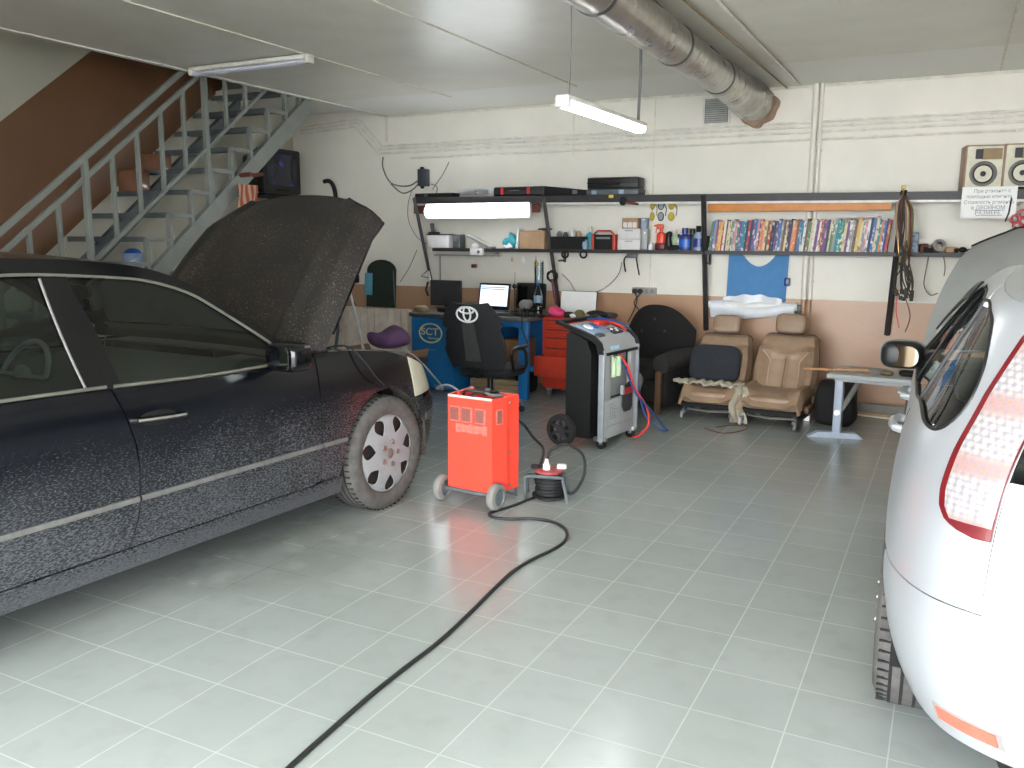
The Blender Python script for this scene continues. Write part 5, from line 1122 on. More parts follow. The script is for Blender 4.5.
for i, (pts, m_, lb) in enumerate((([(383, 157), (383, 168), (391, 183), (408, 186), (420, 179)], 'gcable', 'grey cable sagging from the conduits to the black junction box'), ([(391, 184), (402, 193), (412, 190), (420, 182)], 'gcable', 'lower grey cable sagging to the black junction box'),
                             ([(431, 184), (437, 187), (436, 195)], 'cable', 'short black lead from the junction box to the top shelf'), ([(449, 162), (443, 174), (432, 190)], 'gcable', 'thin grey wire falling from the conduits behind the junction box'), ([(412, 190), (408, 205), (409, 222), (418, 238), (431, 246)], 'gcable', 'thin wire looping down beside the first shelf post'), ([(417, 250), (409, 268), (400, 282)], 'gcable', 'thin wire slanting down beside the first shelf post'),
                             ([(562, 274), (570, 282), (576, 291), (590, 293), (605, 288), (618, 275), (622, 262)], 'gcable', 'thin wire sagging along the wall above the tool cabinet'))):
    B().tube([aty(x, y, WY-.02) for x, y in pts], .008 if i < 2 else .004, 6, k=5).obj('wall_cable', M[m_], label=lb, cat='cable')
t = thing('thermostat', 'tiny dark knob on the wall below the white adapter', 'knob', aty(475, 266, WY)); B().box((0, -.02, 0), (.06, .04, .04), bev=.006).obj('body', M['umber'], t)
t = thing('post_tools', 'black tools and cord clipped to the second shelf post', 'tool', aty(553, 276, 8.30))
b = B()
for i in range(4): b.tube([(.06*math.cos(a+i)*(1-.1*i), -.02-.006*i, .05*math.sin(a+i)+.01*math.sin(3*a)) for a in np.linspace(0, 2*PI, 17)[:-1]], .008, 6, closed=True)
b.obj('cord_loop', M['blackm'], t); B().tube([(.01, -.04, -.03), (.04, -.03, -.2), (.05, -.01, -.3)], [.016, .022, .014], 8).obj('handle', mat('maroon_grip', (.35, .10, .13), .5), t)
t = thing('dropper', 'white and black slim tool hanging low on the first shelf post', 'tool', aty(430, 280, 8.30))
B().tube([(-.02, 0, .10), (.0, 0, 0), (.03, 0, -.13)], [.012, .016, .01], 8).obj('body', M['carton'], t); B().tube([(-.01, .01, .02), (-.12, 0, .04), (-.04, 0, .10)], .006, 5).tube([(-.02, -.01, -.02), (-.05, -.01, -.11), (-.02, -.01, -.18)], .012, 6).obj('clip', M['blackm'], t)
# ---- radiator, green board
a0, a1 = aty(340, 305, 8.45), aty(410, 307, 8.45)
t = thing('radiator', 'white panel radiator on the back wall left of the blue workbench', 'radiator', ((a0.x+a1.x)/2-.2, 8.44, .16))
W_ = a1.x-a0.x+.4
for i in range(15):
    x = -W_/2+W_/15*(i+.5); B().prism(rrect(W_/15*.9, .58, .02), .09, TT(x, 0, .31)).obj('section', mat('radiator_white', (.86, .81, .76), .4), t)
B().cyl((-W_/2-.02, 0, .575), (W_/2+.02, 0, .575), .025).obj('top_pipe', M['plaster'], t); B().cyl((-W_/2-.02, 0, .05), (W_/2+.02, 0, .05), .025).obj('bottom_pipe', M['plaster'], t)
for x in (-.5, .5): B().box((x, .02, -.07), (.03, .05, .18)).obj('foot', M['plaster'], t)
t = thing('green_board', 'dark green arched board standing on the radiator', 'board', aty(381, 306, 8.44)+Vector((0, 0, -.01)))
pol = [(-.205, 0), (.205, 0), (.205, .43)]+[(.205*math.cos(a), .43+.13*math.sin(a)) for a in np.linspace(.15, PI-.15, 14)]+[(-.205, .43)]
B().prism(pol, .02, TX(-.06)).obj('panel', M['greenmir'], t); B().box((-.155, -.026, .27), (.11, .004, .26), M_=TX(-.06)).obj('sticker', M['cyan'], t); B().tube([(.205, -.005, .02), (.205, -.03, .43)], .006, 6).obj('edge_strip', M['steel_dark'], t)
rbox('wall_plug', aty(355, 283, WY-.04), (.10, .07, .11), M['blackm'], 'small black plug box on the wall beside the green board', 'socket', bev=.02)
B().tube([aty(353, 285, WY-.03), aty(350, 296, WY-.03), aty(356, 305, WY-.05)], .006, 6, k=4).obj('plug_lead', M['cable'], label='black lead below the small plug box beside the green board', cat='cable')
b = B().tube([aty(336, 300, 8.36), aty(338, 330, 8.3), Vector((-6.62, 8.22, 0.01))], .02, 8); b.obj('leaning_bar', M['steel_dark'], label='dark bar leaning in front of the radiator behind the raised bonnet', cat='bar')
# ------------------------------------------------------------------ workbench
DY, DH = 7.50, .82
dk = thing('workbench', 'blue workbench desk with an oval emblem on its pedestal under the bench lamp', 'desk', (0, 0, 0))
DX0, DX1 = -5.02, -3.64
B().box(((DX0+DX1)/2, DY+.42, DH-.02), (DX1-DX0, .86, .04), bev=.008).obj('tabletop', mat('worn_desk_top', (.34, .33, .32), .5, var=.3), dk)
pd = B().box((-4.74, DY+.42, .40), (.52, .80, .75), bev=.01).obj('pedestal', M['blue'], dk)
dr_ = B().box((-4.74, DY+.012, .40), (.50, .02, .71), bev=.006).obj('door', M['blue'], dk)
B().cyl((-4.53, DY-.02, .71), (-4.53, DY+.002, .71), .012).obj('door_knob', M['steel'], dr_)
ov = lambda rx, rz, r: B().tube([(-4.755+rx*math.cos(a), DY-.004, .615+rz*math.sin(a)) for a in np.linspace(0, 2*PI, 41)[:-1]], r, 6, closed=True)
ov(.135, .098, .008).obj('emblem_oval', M['yellow'], dr_)
text('emblem_lettering', 'SCT', .105, M['yellow'], dr_, (-4.765, DY-.004, .627), (PI/2, 0, 0), ext=.003, xs=1.15)
text('emblem_small_lettering', 'Germany', .034, M['yellow'], dr_, (-4.72, DY-.004, .563), (PI/2, 0, 0))
text('door_lettering', 'MANNOL', .030, M['sky'], dr_, (-4.76, DY-.004, .44), (PI/2, 0, 0))
B().box((-4.62, DY-.001, .065), (.20, .004, .022)).obj('maker_strip', M['sky'], dr_)
for y in (DY+.05, DY+.78): B().box((-3.70, y, .39), (.10, .06, .78), bev=.006).obj('leg', M['blue'], dk)
B().box((-4.07, DY+.80, .55), (.84, .02, .46)).obj('back_panel', M['blue'], dk)
B().box((-4.07, DY+.42, .29), (.82, .5, .05), bev=.005).obj('footrest_shelf', M['blue'], dk)
B().box((-4.07, DY+.06, .75), (.8, .03, .06)).obj('apron', M['blue'], dk)
rbox('cardboard_carton', (-3.87, DY+.30, .317), (.24, .26, .26), M['brownbox'], 'brown carton standing on the blue shelf under the workbench', 'box', bev=.004)
bottle('blue_bottle', (-4.09, DY+.28, .316), .05, .20, 'blueplast', 'blueplast', 'small blue bottle under the workbench beside the brown carton')
b = B(); sq(b, (0, 0, .06), (.09, .09, .12), .8); b.obj('white_cup', M['carton'], label='white cup under the workbench beside the blue bottle', cat='cup', loc=(-4.20, DY+.22, .316))
for i in range(3): rbox('buff_board', (-4.12, DY+.35, .003+.05*i), (.56, .3, .046), M['sheet'], ('lowest', 'middle', 'topmost')[i]+' of the buff boards stacked on the floor under the workbench', 'board', rz=.05*i, group='buff boards under the workbench', bev=.004)
rbox('dark_bag', (-3.83, DY+.38, .002), (.16, .3, .25), M['blackm'], 'black bag on the floor under the right end of the workbench', 'bag', bev=.06)
# on the desk
def screen_px(name, xa, ya, xb, yb, Y): 
    a, b_ = aty(xa, ya, Y), aty(xb, yb, Y); return (a+b_)/2, abs(b_.x-a.x), abs(a.z-b_.z)
c, w_, h_ = screen_px('m', 433, 282, 463, 309, 8.2)
t = thing('monitor', 'dark flat monitor standing at the pedestal end of the workbench', 'monitor', (c.x, 8.16, DH))
B().prism(rrect(w_, .28, .01), .035, TT(0, 0, .17)).obj('panel', M['cone'], t); B().prism(rrect(w_-.03, .25, .004), .004, TT(0, -.019, .172)).obj('screen', M['cone'], t); B().box((0, .03, .05), (.06, .03, .10)).obj('stand', M['black'], t); B().box((0, .02, .006), (.2, .16, .012), bev=.004).obj('foot', M['black'], t)
c, w_, h_ = screen_px('m', 480.5, 284, 510.5, 309, 8.0)
t = thing('laptop', 'open laptop with a lit white screen on the blue workbench', 'laptop', (c.x, 7.92, DH), R(-6))
B().box((0, -.10, .012), (.39, .26, .022), bev=.005).obj('base', M['black'], t)
lid = B().prism(rrect(.39, .275, .01), .012, TT(0, .045, .165) @ TX(-.16)).obj('lid', M['black'], t)
B().prism(rrect(.345, .215, .003), .003, TT(0, .036, .175) @ TX(-.16)).obj('screen', M['laptop'], lid)
for z, w2, m_ in ((.262, .33, 'steelblue'), (.243, .30, 'acgrey')): B().prism(rrect(w2, .010, .002), .002, TT(0, .033-(.175-z)*.16*-1-.0, z) @ TX(-.16)).obj('window_bar', M[m_], lid)
kb = B()
for i in range(13):
    for j in range(4): kb.box((-.17+.028*i, -.16+.03*j, .025), (.022, .023, .005))
kb.obj('keyboard', M['cone'], t)
t = thing('tilted_monitor', 'black monitor standing behind the bottle on the workbench', 'monitor', (aty(531, 298, 8.18).x, 8.18, DH))
B().prism(rrect(.33, .27, .02), .04, TT(0, 0, .17) @ TX(-.1)).obj('panel', M['black'], t); B().prism(rrect(.29, .21, .005), .004, TT(0, -.022, .18) @ TX(-.1)).obj('screen', M['scr_dark'], t); B().box((0, .02, .015), (.2, .14, .03), bev=.01).obj('foot', M['black'], t)
t = thing('tall_bottle', 'clear plastic water bottle on the workbench in front of the black monitor', 'bottle', (aty(538, 305, 7.95).x, 7.95, DH))
B().lathe([(0, 0), (.042, 0), (.045, .015), (.045, .09), (.041, .1), (.045, .11), (.045, .2), (.03, .26), (.015, .285), (.015, .3), (0, .3)], 18).obj('body', M['clear'], t); B().cyl((0, 0, .298), (0, 0, .32), .018).obj('cap', M['blueplast'], t)
B().lathe([(.0462, .12), (.0462, .19)], 18).obj('label_band', M['steelblue'], t)
t = thing('clear_tube', 'clear plastic tube hanging on the wall behind the water bottle', 'tube', aty(539, 275, 8.5))
B().cyl((0, 0, -.13), (0, 0, .14), .05, n=16).obj('body', M['clear'], t); B().cyl((0, 0, .14), (0, 0, .155), .052, n=16).obj('cap', M['plastic'], t)
t = thing('webcam', 'black aerial webcam clipped beside the laptop screen', 'webcam', (aty(514, 295, 8.1).x, 8.12, DH))
B().tube([(0, 0, 0), (0, 0, .26)], .006, 6).obj('stem', M['black'], t); B().ell((0, -.01, .27), (.025, .02, .028)).obj('head', M['black'], t); B().tube([(0, 0, .29), (0, 0, .42)], .003, 5).obj('aerial', M['black'], t); B().cyl((0, 0, 0), (0, 0, .012), .04).obj('foot', M['black'], t)
t = thing('barcode_scanner', 'grey handheld scanner on a black stand at the front of the workbench', 'scanner', (aty(525, 305, 7.6).x, 7.62, DH))
B().box((0, 0, .125), (.12, .10, .07), bev=.02, M_=TX(.3)).obj('head', M['dust'], t); B().tube([(0, 0, .1), (.0, .02, .05), (0, .03, 0)], [.025, .02, .03], 8).obj('grip', M['black'], t); B().box((.02, .04, .012), (.3, .1, .024), bev=.006).obj('cradle', M['blackm'], t)
B().tube([(0, -.02, .1), (.02, -.13, .03), (.05, -.16, -.12), (.10, -.15, -.26)], .007, 6, k=5).obj('cable', M['cable'], t)
t = thing('keyboard', 'black keyboard lying on the front of the workbench', 'keyboard', (-4.05, DY+.14, DH))
B().box((0, 0, .012), (.42, .14, .022), bev=.006).obj('body', M['cone'], t)
kb = B()
for i in range(15):
    for j in range(4): kb.box((-.19+.027*i, -.045+.03*j, .026), (.021, .022, .006))
kb.obj('keys', M['black'], t)
for i, (x, y, d, m_, nm, lb, ct) in enumerate(((-4.52, .12, (.07, .05, .045), 'carton', 'white_plug', 'small white plug on the workbench above the emblem pedestal', 'plug'), (-4.66, .16, (.22, .09, .05), 'blackm', 'black_pouch', 'black pouch lying on the workbench above the emblem', 'pouch'),
        (-4.93, .10, (.15, .12, .07), 'sheet', 'crumpled_rag', 'pale crumpled rag at the radiator end of the workbench', 'rag'), (-4.36, .60, (.13, .08, .06), 'cone', 'dark_stapler', 'dark lump between the monitor and the laptop', 'stapler'))):
    b = B(); sq(b, (0, 0, d[2]/2), d, .7); b.obj(nm, M[m_], label=lb, cat=ct, loc=(x, DY+y, DH))
# ---- office chair
ch = thing('office_chair', 'black office chair with a white oval emblem on its backrest', 'chair', (-3.70, 6.82, -.0), R(2))
def shellpts(w, h, n=18):
    rows = []
    for i in range(n+1):
        v = i/n; ww = w*(.72+.28*math.sin(PI*min(1, v*1.25+.12))**.6) if v < .62 else w*(1-.42*((v-.62)/.38)**2.2)
        rows.append([(u*ww/2, -.02-.06*(1-u*u)+.05*math.cos(v*PI)*.6-.10*v+.10*0, v*h) for u in np.linspace(-1, 1, 13)])
    return rows
CB = TT(0, -.20, .455)
rows = [[CB @ Vector(p) for p in r_] for r_ in shellpts(.56, .57)]
bk = B().grid(rows).obj('backrest', M['cloth'], ch, solid=.07)
st_ = [[CB @ Vector((u*(.075-.03*abs(v-.1)), -.124-.098*v+.03*math.cos(v*PI), v*.57)) for u in (-1, -.5, 0, .5, 1)] for v in np.linspace(.10, .70, 8)]
B().grid(st_).obj('centre_panel', M['cloth2'], bk, solid=.01)
EX = CB @ TT(0, -.226, .478) @ TX(.17)
def oval(rx, rz, cx=0, cz=0, r=.009): return B().tube([EX @ Vector((cx+rx*math.cos(a), 0, cz+rz*math.sin(a))) for a in np.linspace(0, 2*PI, 33)[:-1]], r, 6, closed=True)
for (rx, rz, cz_) in ((.10, .068, 0), (.034, .062, .004), (.068, .026, .036)): oval(rx, rz, 0, cz_).obj('emblem_oval', M['emblem'], bk)
b = B(); sq(b, (0, .08, .385), (.54, .50, .11), .5); b.obj('seat', M['cloth'], ch)
B().tube([(0, -.10, .36), (0, -.22, .37), (0, -.25, .54)], .03, 8).obj('back_bar', M['black'], ch)
B().tube([(-.12, -.26, .52), (0, -.275, .44), (.12, -.26, .52)], .02, 6).obj('back_brace', M['black'], ch)
for s in (-1, 1):
    B().tube([(s*.27, .12, .40), (s*.33, .1, .44), (s*.335, .05, .59), (s*.335, -.16, .62), (s*.32, -.2, .57), (s*.30, -.1, .42)], .016, 8, k=4).obj('armrest_frame', M['black'], ch)
    B().box((s*.335, -.03, .625), (.05, .27, .03), bev=.012).obj('arm_pad', M['black'], ch)
B().cyl((0, .03, .12), (0, .03, .34), .028).obj('gas_column', M['black'], ch)
for k_ in range(5):
    a = 2*PI*k_/5+.4; e_ = Vector((.29*math.cos(a), .03+.29*math.sin(a), .075))
    l_ = B().tube([(0, .03, .12), e_], [.03, .018], 8).obj('leg', M['black'], ch)
    B().cyl(e_+Vector((-.012*math.sin(a), .012*math.cos(a), -.045)), e_+Vector((.012*math.sin(a), -.012*math.cos(a), -.045)), .03).obj('caster', M['blackm'], l_)
# ---- tool cabinet
tc = thing('tool_cabinet', 'orange red tool cabinet on castors with one drawer pulled out', 'cabinet', (-3.31, 8.02, 0), R(-3))
B().box((0, 0, .46), (.62, .42, .70), bev=.008).obj('body', M['redd'], tc)
for z, h_ in ((.755, .085), (.665, .075), (.57, .10), (.482, .065)):
    d_ = B().box((.0, -.214, z), (.55, .02, h_-.012), bev=.005).obj('drawer', M['redd'], tc); B().box((0, -.226, z+h_/2-.016), (.53, .01, .012)).obj('pull', M['umber'], d_)
d_ = B().box((-.0, -.36, .33), (.64, .02, .20), bev=.006).box((-.30, -.28, .33), (.012, .18, .19)).box((.30, -.28, .33), (.012, .18, .19)).box((0, -.28, .24), (.6, .18, .012)).obj('open_drawer', M['redd'], tc)
B().box((0, -.214, .165), (.55, .02, .15), bev=.005).obj('drawer', M['redd'], tc)
for x in (-.25, .25):
    for y in (-.16, .16):
        q = B().cyl((x-.012, y, .035), (x+.012, y, .035), .035).obj('caster', M['steel'], tc); B().box((x, y, .085), (.05, .05, .05), bev=.008).obj('caster_fork', M['alu'], q)
TZc = .81
t = thing('white_laptop', 'white open laptop lid standing on the tool cabinet', 'laptop', (-3.40, 8.13, TZc), R(-4))
B().prism(rrect(.40, .235, .01), .012, TT(0, .06, .125) @ TX(-.12)).obj('lid', M['paper'], t); B().prism(rrect(.41, .245, .012), .006, TT(0, .07, .125) @ TX(-.12)).obj('rim', M['black'], t); B().box((0, -.03, .008), (.40, .16, .016), bev=.004).obj('base', M['black'], t)
b = B(); sq(b, (0, 0, .05), (.17, .14, .11), .9, 28, 16); b.v = [(x*(1+.1*math.sin(40*z)), y, max(0, z*(1+.12*math.sin(30*x+3)))) for x, y, z in b.v]
b.obj('pink_cap', M['pink'], label='bright pink cloth lying on the corner of the tool cabinet', cat='cloth', loc=(-3.49, 7.86, TZc))
for i, (x, y, d, m_, nm, lb, ct) in enumerate(((-3.36, 7.86, (.12, .06, .06), 'blackm', 'black_plier', 'black pliers beside the pink cloth on the tool cabinet', 'pliers'), (-3.30, 7.84, (.07, .06, .045), 'carton', 'white_spool', 'small white spool on the tool cabinet', 'spool'),
     (-3.24, 7.85, (.10, .07, .085), 'olive', 'olive_ball', 'olive ball of twine on the tool cabinet', 'twine'), (-3.17, 7.88, (.16, .06, .05), 'sheet', 'beige_glove', 'beige glove on the tool cabinet in front of the white laptop', 'glove'), (-3.08, 7.9, (.20, .1, .08), 'blackm', 'black_glove', 'black glove at the machine end of the tool cabinet', 'glove'), (-3.0, 8.0, (.18, .1, .06), 'cone', 'dark_rag', 'dark grey rag at the back corner of the tool cabinet', 'rag'))):
    b = B(); sq(b, (0, 0, d[2]/2), d, .75); b.v = [(xx_*(1+.15*math.sin(50*zz)), yy_, zz) for xx_, yy_, zz in b.v]; b.obj(nm, M[m_], label=lb, cat=ct, loc=(x, y, TZc))
# ---- refrigerant service machine
AO = Vector((-2.252, 5.92, 0)); AD = R(-7)               # front-left lower corner; local +y runs along the front, local -x into the body
ac = thing('service_machine', 'tall grey and black air conditioning service machine with coloured hoses', 'machine', AO, AD)
W_, D_ = .60, .34
prof = [(0, .06), (0, .72), (-.045, .80), (-.30, .93), (-D_, .93), (-D_, .06)]
# local frame: x = out of the front, y = along the front
PX = TZ(0)
def pr(poly, y0, y1): return B().prism(poly, y1-y0, TT(0, (y0+y1)/2, 0))
pr([(-.10, .075), (-.10, .73), (-.14, .82), (-.28, .885), (-.315, .865), (-.315, .075)], .006, W_-.006).obj('side_shell', M['acblack'], ac)
pr([(.0, .735), (-.02, .80), (-.07, .845), (-.33, .935), (-.335, .915), (-.06, .80), (-.06, .735)], .03, W_-.03).obj('control_hood', M['acgrey'], ac)
for y in (.0, W_):
    pr([(.012, .73), (-.012, .81), (-.065, .86), (-.39, .965), (-.395, .94), (-.09, .83), (-.05, .80), (-.03, .73)], y-.018, y+.018).obj('hood_rim', M['black'], ac)
B().cyl((-.39, -.01, .95), (-.39, W_+.01, .95), .018).obj('push_handle', M['black'], ac)
fp = pr([(.0, .07), (.0, .725), (-.03, .725), (-.03, .07)], .05, W_-.05)
B().box((-.015, .3, .22), (.03, .50, .30), bev=.006).box((-.015, .10, .55), (.03, .1, .37), bev=.006).box((-.015, .51, .55), (.03, .08, .37), bev=.006).obj('front_panel', M['acgrey'], ac)
B().box((-.075, .31, .55), (.02, .42, .36)).obj('bottle_recess', M['acdark'], ac)
B().box((-.0, .31, .725), (.035, .5, .02)).obj('recess_shade', M['acblack'], ac)
for y in (.014, W_-.014): B().box((-.01, y, .41), (.05, .024, .70), bev=.008).obj('side_trim', mat('pale_trim_grey', (.56, .58, .60), .4), ac)
for i, y in enumerate((.21, .29)):
    q = B().lathe([(0, .0), (.033, .0), (.036, .02), (.036, .14), (.026, .155), (0, .155)], 16, TT(-.03, y, .535)).obj('oil_flask', mat('milky_green', (.80, .90, .74), .3), ac); B().cyl((-.03, y, .69), (-.03, y, .725), .012).obj('flask_neck', M['alu'], q)
sw = B().prism([(0.0, -.02), (.17, .04), (.17, -.17), (.14, -.20), (.04, -.20), (0, -.15)], .02, TT(.0, .33, .44) @ TZ(PI/2)).obj('tank_window', M['cone'], ac)
B().box((.006, .415, .405), (.02, .165, .05)).obj('red_band', M['crimson'], sw); B().box((.006, .33, .42), (.02, .03, .07)).obj('tank_edge', M['acgrey'], sw)
for i in range(6):
    for j in range(2+min(2, i)//1 if i < 3 else 3):
        B().box((.002, .14+.035*j+.012*i*0, .33-.022*i), (.006, .022, .008), M_=TX(.3)).obj('vent_slot', M['acdark'], ac)
B().box((.001, .3, .165), (.004, .44, .004)).obj('panel_seam', M['acdark'], ac)
lab = B().box((-.001, .20, .765), (.006, .13, .030), M_=TY(-.25)).obj('name_label', mat('pale_cyan', (.70, .86, .93), .4), ac)
SLP = TT(-.19, .30, .892) @ TY(.335)
def onhood(nm, y, x, w, l, m_, h=.012): return B().box((0, 0, 0), (l, w, h), bev=.004, M_=SLP @ TT(x, y, .0)).obj(nm, M[m_], ac)
onhood('gauge_panel', -.06, -.01, .30, .17, 'steelblue'); onhood('display', -.17, .10, .09, .05, 'dash', .016); onhood('keypad', .12, .07, .15, .09, 'cone', .016)
for y in (-.14, -.05): B().cyl(SLP @ Vector((-.03, y, .0)), SLP @ Vector((-.03, y, .018)), .04).obj('gauge', M['paper'] if y < -.1 else M['blueplast'], ac)
for (x, y) in ((.06, .08), (.09, .12), (.06, .15)): B().cyl(SLP @ Vector((x, y, .0)), SLP @ Vector((x, y, .016)), .013).obj('button', M['carton'], ac)
B().box((0, 0, 0), (.05, .22, .04), bev=.01, M_=SLP @ TT(-.05, .12, .015)).obj('red_coupler', M['rcable'], ac)
# wheels
for y in (-.035, W_+.035):
    X = TT(-.325, y, .125) @ TX(PI/2)
    q = B().lathe([(.085, -.028), (.118, -.024), (.125, -.012), (.125, .012), (.118, .024), (.085, .028)], 36, X, closed=True).obj('wheel', M['rubber'], ac)
    s_ = B().lathe([(0, -.02), (.03, -.024), (.03, .024), (0, .02)], 16, X)
    for k_ in range(7):
        a = 2*PI*k_/7; s_.box(X @ Vector((.055*math.cos(a), .055*math.sin(a), 0)), (.075, .022, .026), M_=X.to_3x3().to_4x4() @ TZ(a))
    s_.obj('wheel_spokes', M['cone'], q)
for y in (.05, W_-.06):
    q = B().box((-.03, y, .075), (.10, .045, .03), bev=.006).obj('caster_plate', M['alu'], ac); B().cyl((-.02, y-.014, .036), (-.02, y+.014, .036), .036).obj('caster_wheel', M['black'], q); B().box((-.02, y, .06), (.03, .045, .05), bev=.006).obj('caster_fork', M['alu'], q)
def lc(x, y, z): return Vector((x, y, z))
def hose(nm, pts, r, m_, par=ac): return B().tube([lc(*p) for p in pts], r, 8, k=8).obj(nm, M[m_], par)
hose('red_hose', [(-.03, .33, .70), (.03, .36, .60), (.06, .44, .42), (.09, .60, .25), (.10, .62, .10), (.07, .52, .03), (.05, .45, .025)], .009, 'rcable')
hose('blue_hose', [(-.03, .28, .70), (.03, .33, .58), (.06, .46, .38), (.12, .66, .20), (.17, .80, .05), (.18, .82, .03), (.14, .74, .05), (.05, .66, .18), (.0, .63, .40), (-.01, .635, .62), (-.04, .625, .80), (-.12, .59, .90), (-.24, .44, .955), (-.30, .30, .955)], .008, 'bcable')
hose('red_lead', [(-.30, .33, .945), (-.22, .48, .93), (-.16, .56, .90), (-.10, .58, .86)], .009, 'rcable')
# ---- red starter charger
CO = Vector((-2.452, 4.285, 0)); CA = R(-5)
cg = thing('battery_charger', 'tall bright red wheeled battery charger in the middle of the floor', 'charger', CO, CA)
hw_ = .158
outl = [(-hw_, 0), (hw_, 0), (hw_+.030, .115), (hw_+.012, .125), (hw_+.018, .135), (hw_+.036, .235), (-hw_-.036, .235), (-hw_-.018, .135), (-hw_-.012, .125), (-hw_-.030, .115)]
def ring(z, s=1.0, g_=0): return [(x*s, y-.0, z) for x, y in outl]
zb, zt = .085, .655
n = len(outl); b = B()
b.add(ring(zb)+ring(zt), [tuple(range(n))[::-1]]+[(i, (i+1) % n, n+(i+1) % n, n+i) for i in range(n)])
inn = [(x*.93, .012+(y)*.9, zt) for x, y in outl]; low = [(x*.93, .012+y*.9, zt-.06) for x, y in outl]
b.add(ring(zt)+inn+low, [(i, (i+1) % n, n+(i+1) % n, n+i) for i in range(n)]+[(n+i, n+(i+1) % n, 2*n+(i+1) % n, 2*n+i) for i in range(n)]+[tuple(range(2*n, 3*n))])
b.obj('casing', M['red'], cg, ang=15)
B().box((0, -.001, zt-.004), (.31, .004, .014)).obj('worn_edge', mat('worn_pink', (.90, .72, .70), .6), cg)
B().box((0, .12, zt-.055), (.27, .2, .008)).obj('control_plate', M['blackm'], cg)
for i, x in enumerate((-.105, -.02, .075)):
    f_ = B().prism(rrect(.075, .090, .004), .006, TT(x, -.001, .545)).obj('vent_frame', M['red_pale'], cg); B().box((x-.004, -.004, .545), (.062, .004, .078)).obj('vent_mesh', M['grille'], f_)
f_ = B().prism(rrect(.05, .09, .004), .006, TT(hw_+.016, .052, .545) @ TZ(R(73))).obj('vent_frame', M['red_pale'], cg); B().box((hw_+.018, .051, .545), (.036, .004, .078), rz=R(73)).obj('vent_mesh', M['grille'], f_)
for i in range(7): B().box((-.085+.032*i, -.001, .462+(.002 if i % 2 else 0)), (.030, .003, .055-.006*(i % 3))).obj('faded_print', M['red_pale'], cg)
for z in (.62, .32, .12): B().cyl((hw_+.033, .135, z), (hw_+.040, .135, z), .006, n=8).obj('screw', M['steel'], cg)
for x in (-.06, .03, .10): B().cyl((x, .12, zt-.055), (x, .12, zt-.02), .022).obj('knob', M['crimson'] if x < .0 else M['black'], cg)
for s in (-1, 1):
    X = TT(s*(hw_+.035), -.01, .082) @ TY(PI/2)
    q = B().lathe([(.05, -.026), (.074, -.022), (.082, -.01), (.082, .01), (.074, .022), (.05, .026)], 32, X, closed=True).obj('wheel', M['dust'], cg)
    B().lathe([(0, -.012), (.018, -.02), (.03, -.012), (.052, -.018), (.052, .018), (.03, .012), (.018, .02), (0, .012)], 24, X).obj('wheel_hub', M['steel_dark'], q)
B().cyl((-hw_-.03, -.01, .082), (hw_+.03, -.01, .082), .012).obj('axle', M['steel_dark'], cg)
B().tube([(-.15, .24, .25), (-.15, .28, .02), (.15, .28, .02), (.15, .24, .25)], .012, 8).obj('rear_foot', M['steel_dark'], cg)
for i, (pts, m_) in enumerate((([(-.12, .1, .62), (-.05, .03, .68), (.05, .06, .68), (.10, .15, .67), (.02, .2, .66), (-.08, .16, .66)], 'cable'), ([(-.10, .15, .63), (.0, .1, .67), (.12, .05, .67), (.15, .12, .66)], 'gcable'))):
    B().tube(pts, .009, 6, k=6).obj('clamp_lead', M[m_], cg)
for x, m_ in ((-.06, 'crimson'), (.06, 'black')): B().box((x, .10, .675), (.04, .12, .03), rz=.5, bev=.01).obj('clamp', M[m_], cg)
jp = [(448, 400), (456, 388), (462, 383), (470, 386)]
P0 = CO+Vector((-.12, .08, .67))
B().tube([P0, P0+Vector((-.08, .0, .03)), P0+Vector((-.22, .10, -.02)), bw(.78, .72, .60), bw(.80, .58, .71), bw(.74, .42, .865), bw(.60, .36, .86)], .006, 6, k=8).obj('jump_lead', M['gcable'], label='grey jump lead running from the red charger onto the black car', cat='cable')
B().tube([bw(.70, -.30, .965), bw(.845, -.28, .985), bw(.915, -.22, .90), bw(.935, -.14, .80), bw(.925, -.06, .745)], .005, 6, k=6).obj('draped_lead', M['cable'], label='thin dark lead draped over the front wing of the black car', cat='cable')
# ---- cable reel and floor cables
ro = atz(549, 497, 0)
rl = thing('cable_reel', 'black cable reel on a bent tube stand with red top beside the charger', 'reel', ro, R(20))
b = B()
for k_ in range(7):
    r_ = .075+.006*math.sin(k_*2.1)
    b.tube([((r_+.004*math.sin(3*a+k_))*math.cos(a), (r_+.004*math.sin(3*a+k_))*math.sin(a), .035+.02*k_) for a in np.linspace(0, 2*PI, 25)[:-1]], .012, 8, closed=True)
b.obj('wound_cable', M['cable'], rl)
B().cyl((0, 0, .012), (0, 0, .165), .06, n=24).obj('drum', M['blackm'], rl)
B().lathe([(0, 0), (.105, 0), (.105, .01), (0, .01)], 32, TT(0, 0, .012)).obj('lower_flange', M['blackm'], rl)
tp = B().lathe([(0, 0), (.09, 0), (.09, .012), (.06, .018), (0, .018)], 32, TT(0, 0, .165)).obj('socket_plate', mat('dusty_red', (.62, .25, .25), .5), rl)
B().lathe([(.022, .0), (.024, .03), (.014, .045), (.012, .07), (0, .07)], 14, TT(-.015, -.03, .18)).obj('white_plug', M['carton'], tp)
B().box((.075, .01, .195), (.06, .05, .028), bev=.01).obj('pale_plug', M['carton'], tp); B().box((-.08, .02, .185), (.07, .03, .025), bev=.008).obj('black_plug', M['blackm'], tp)
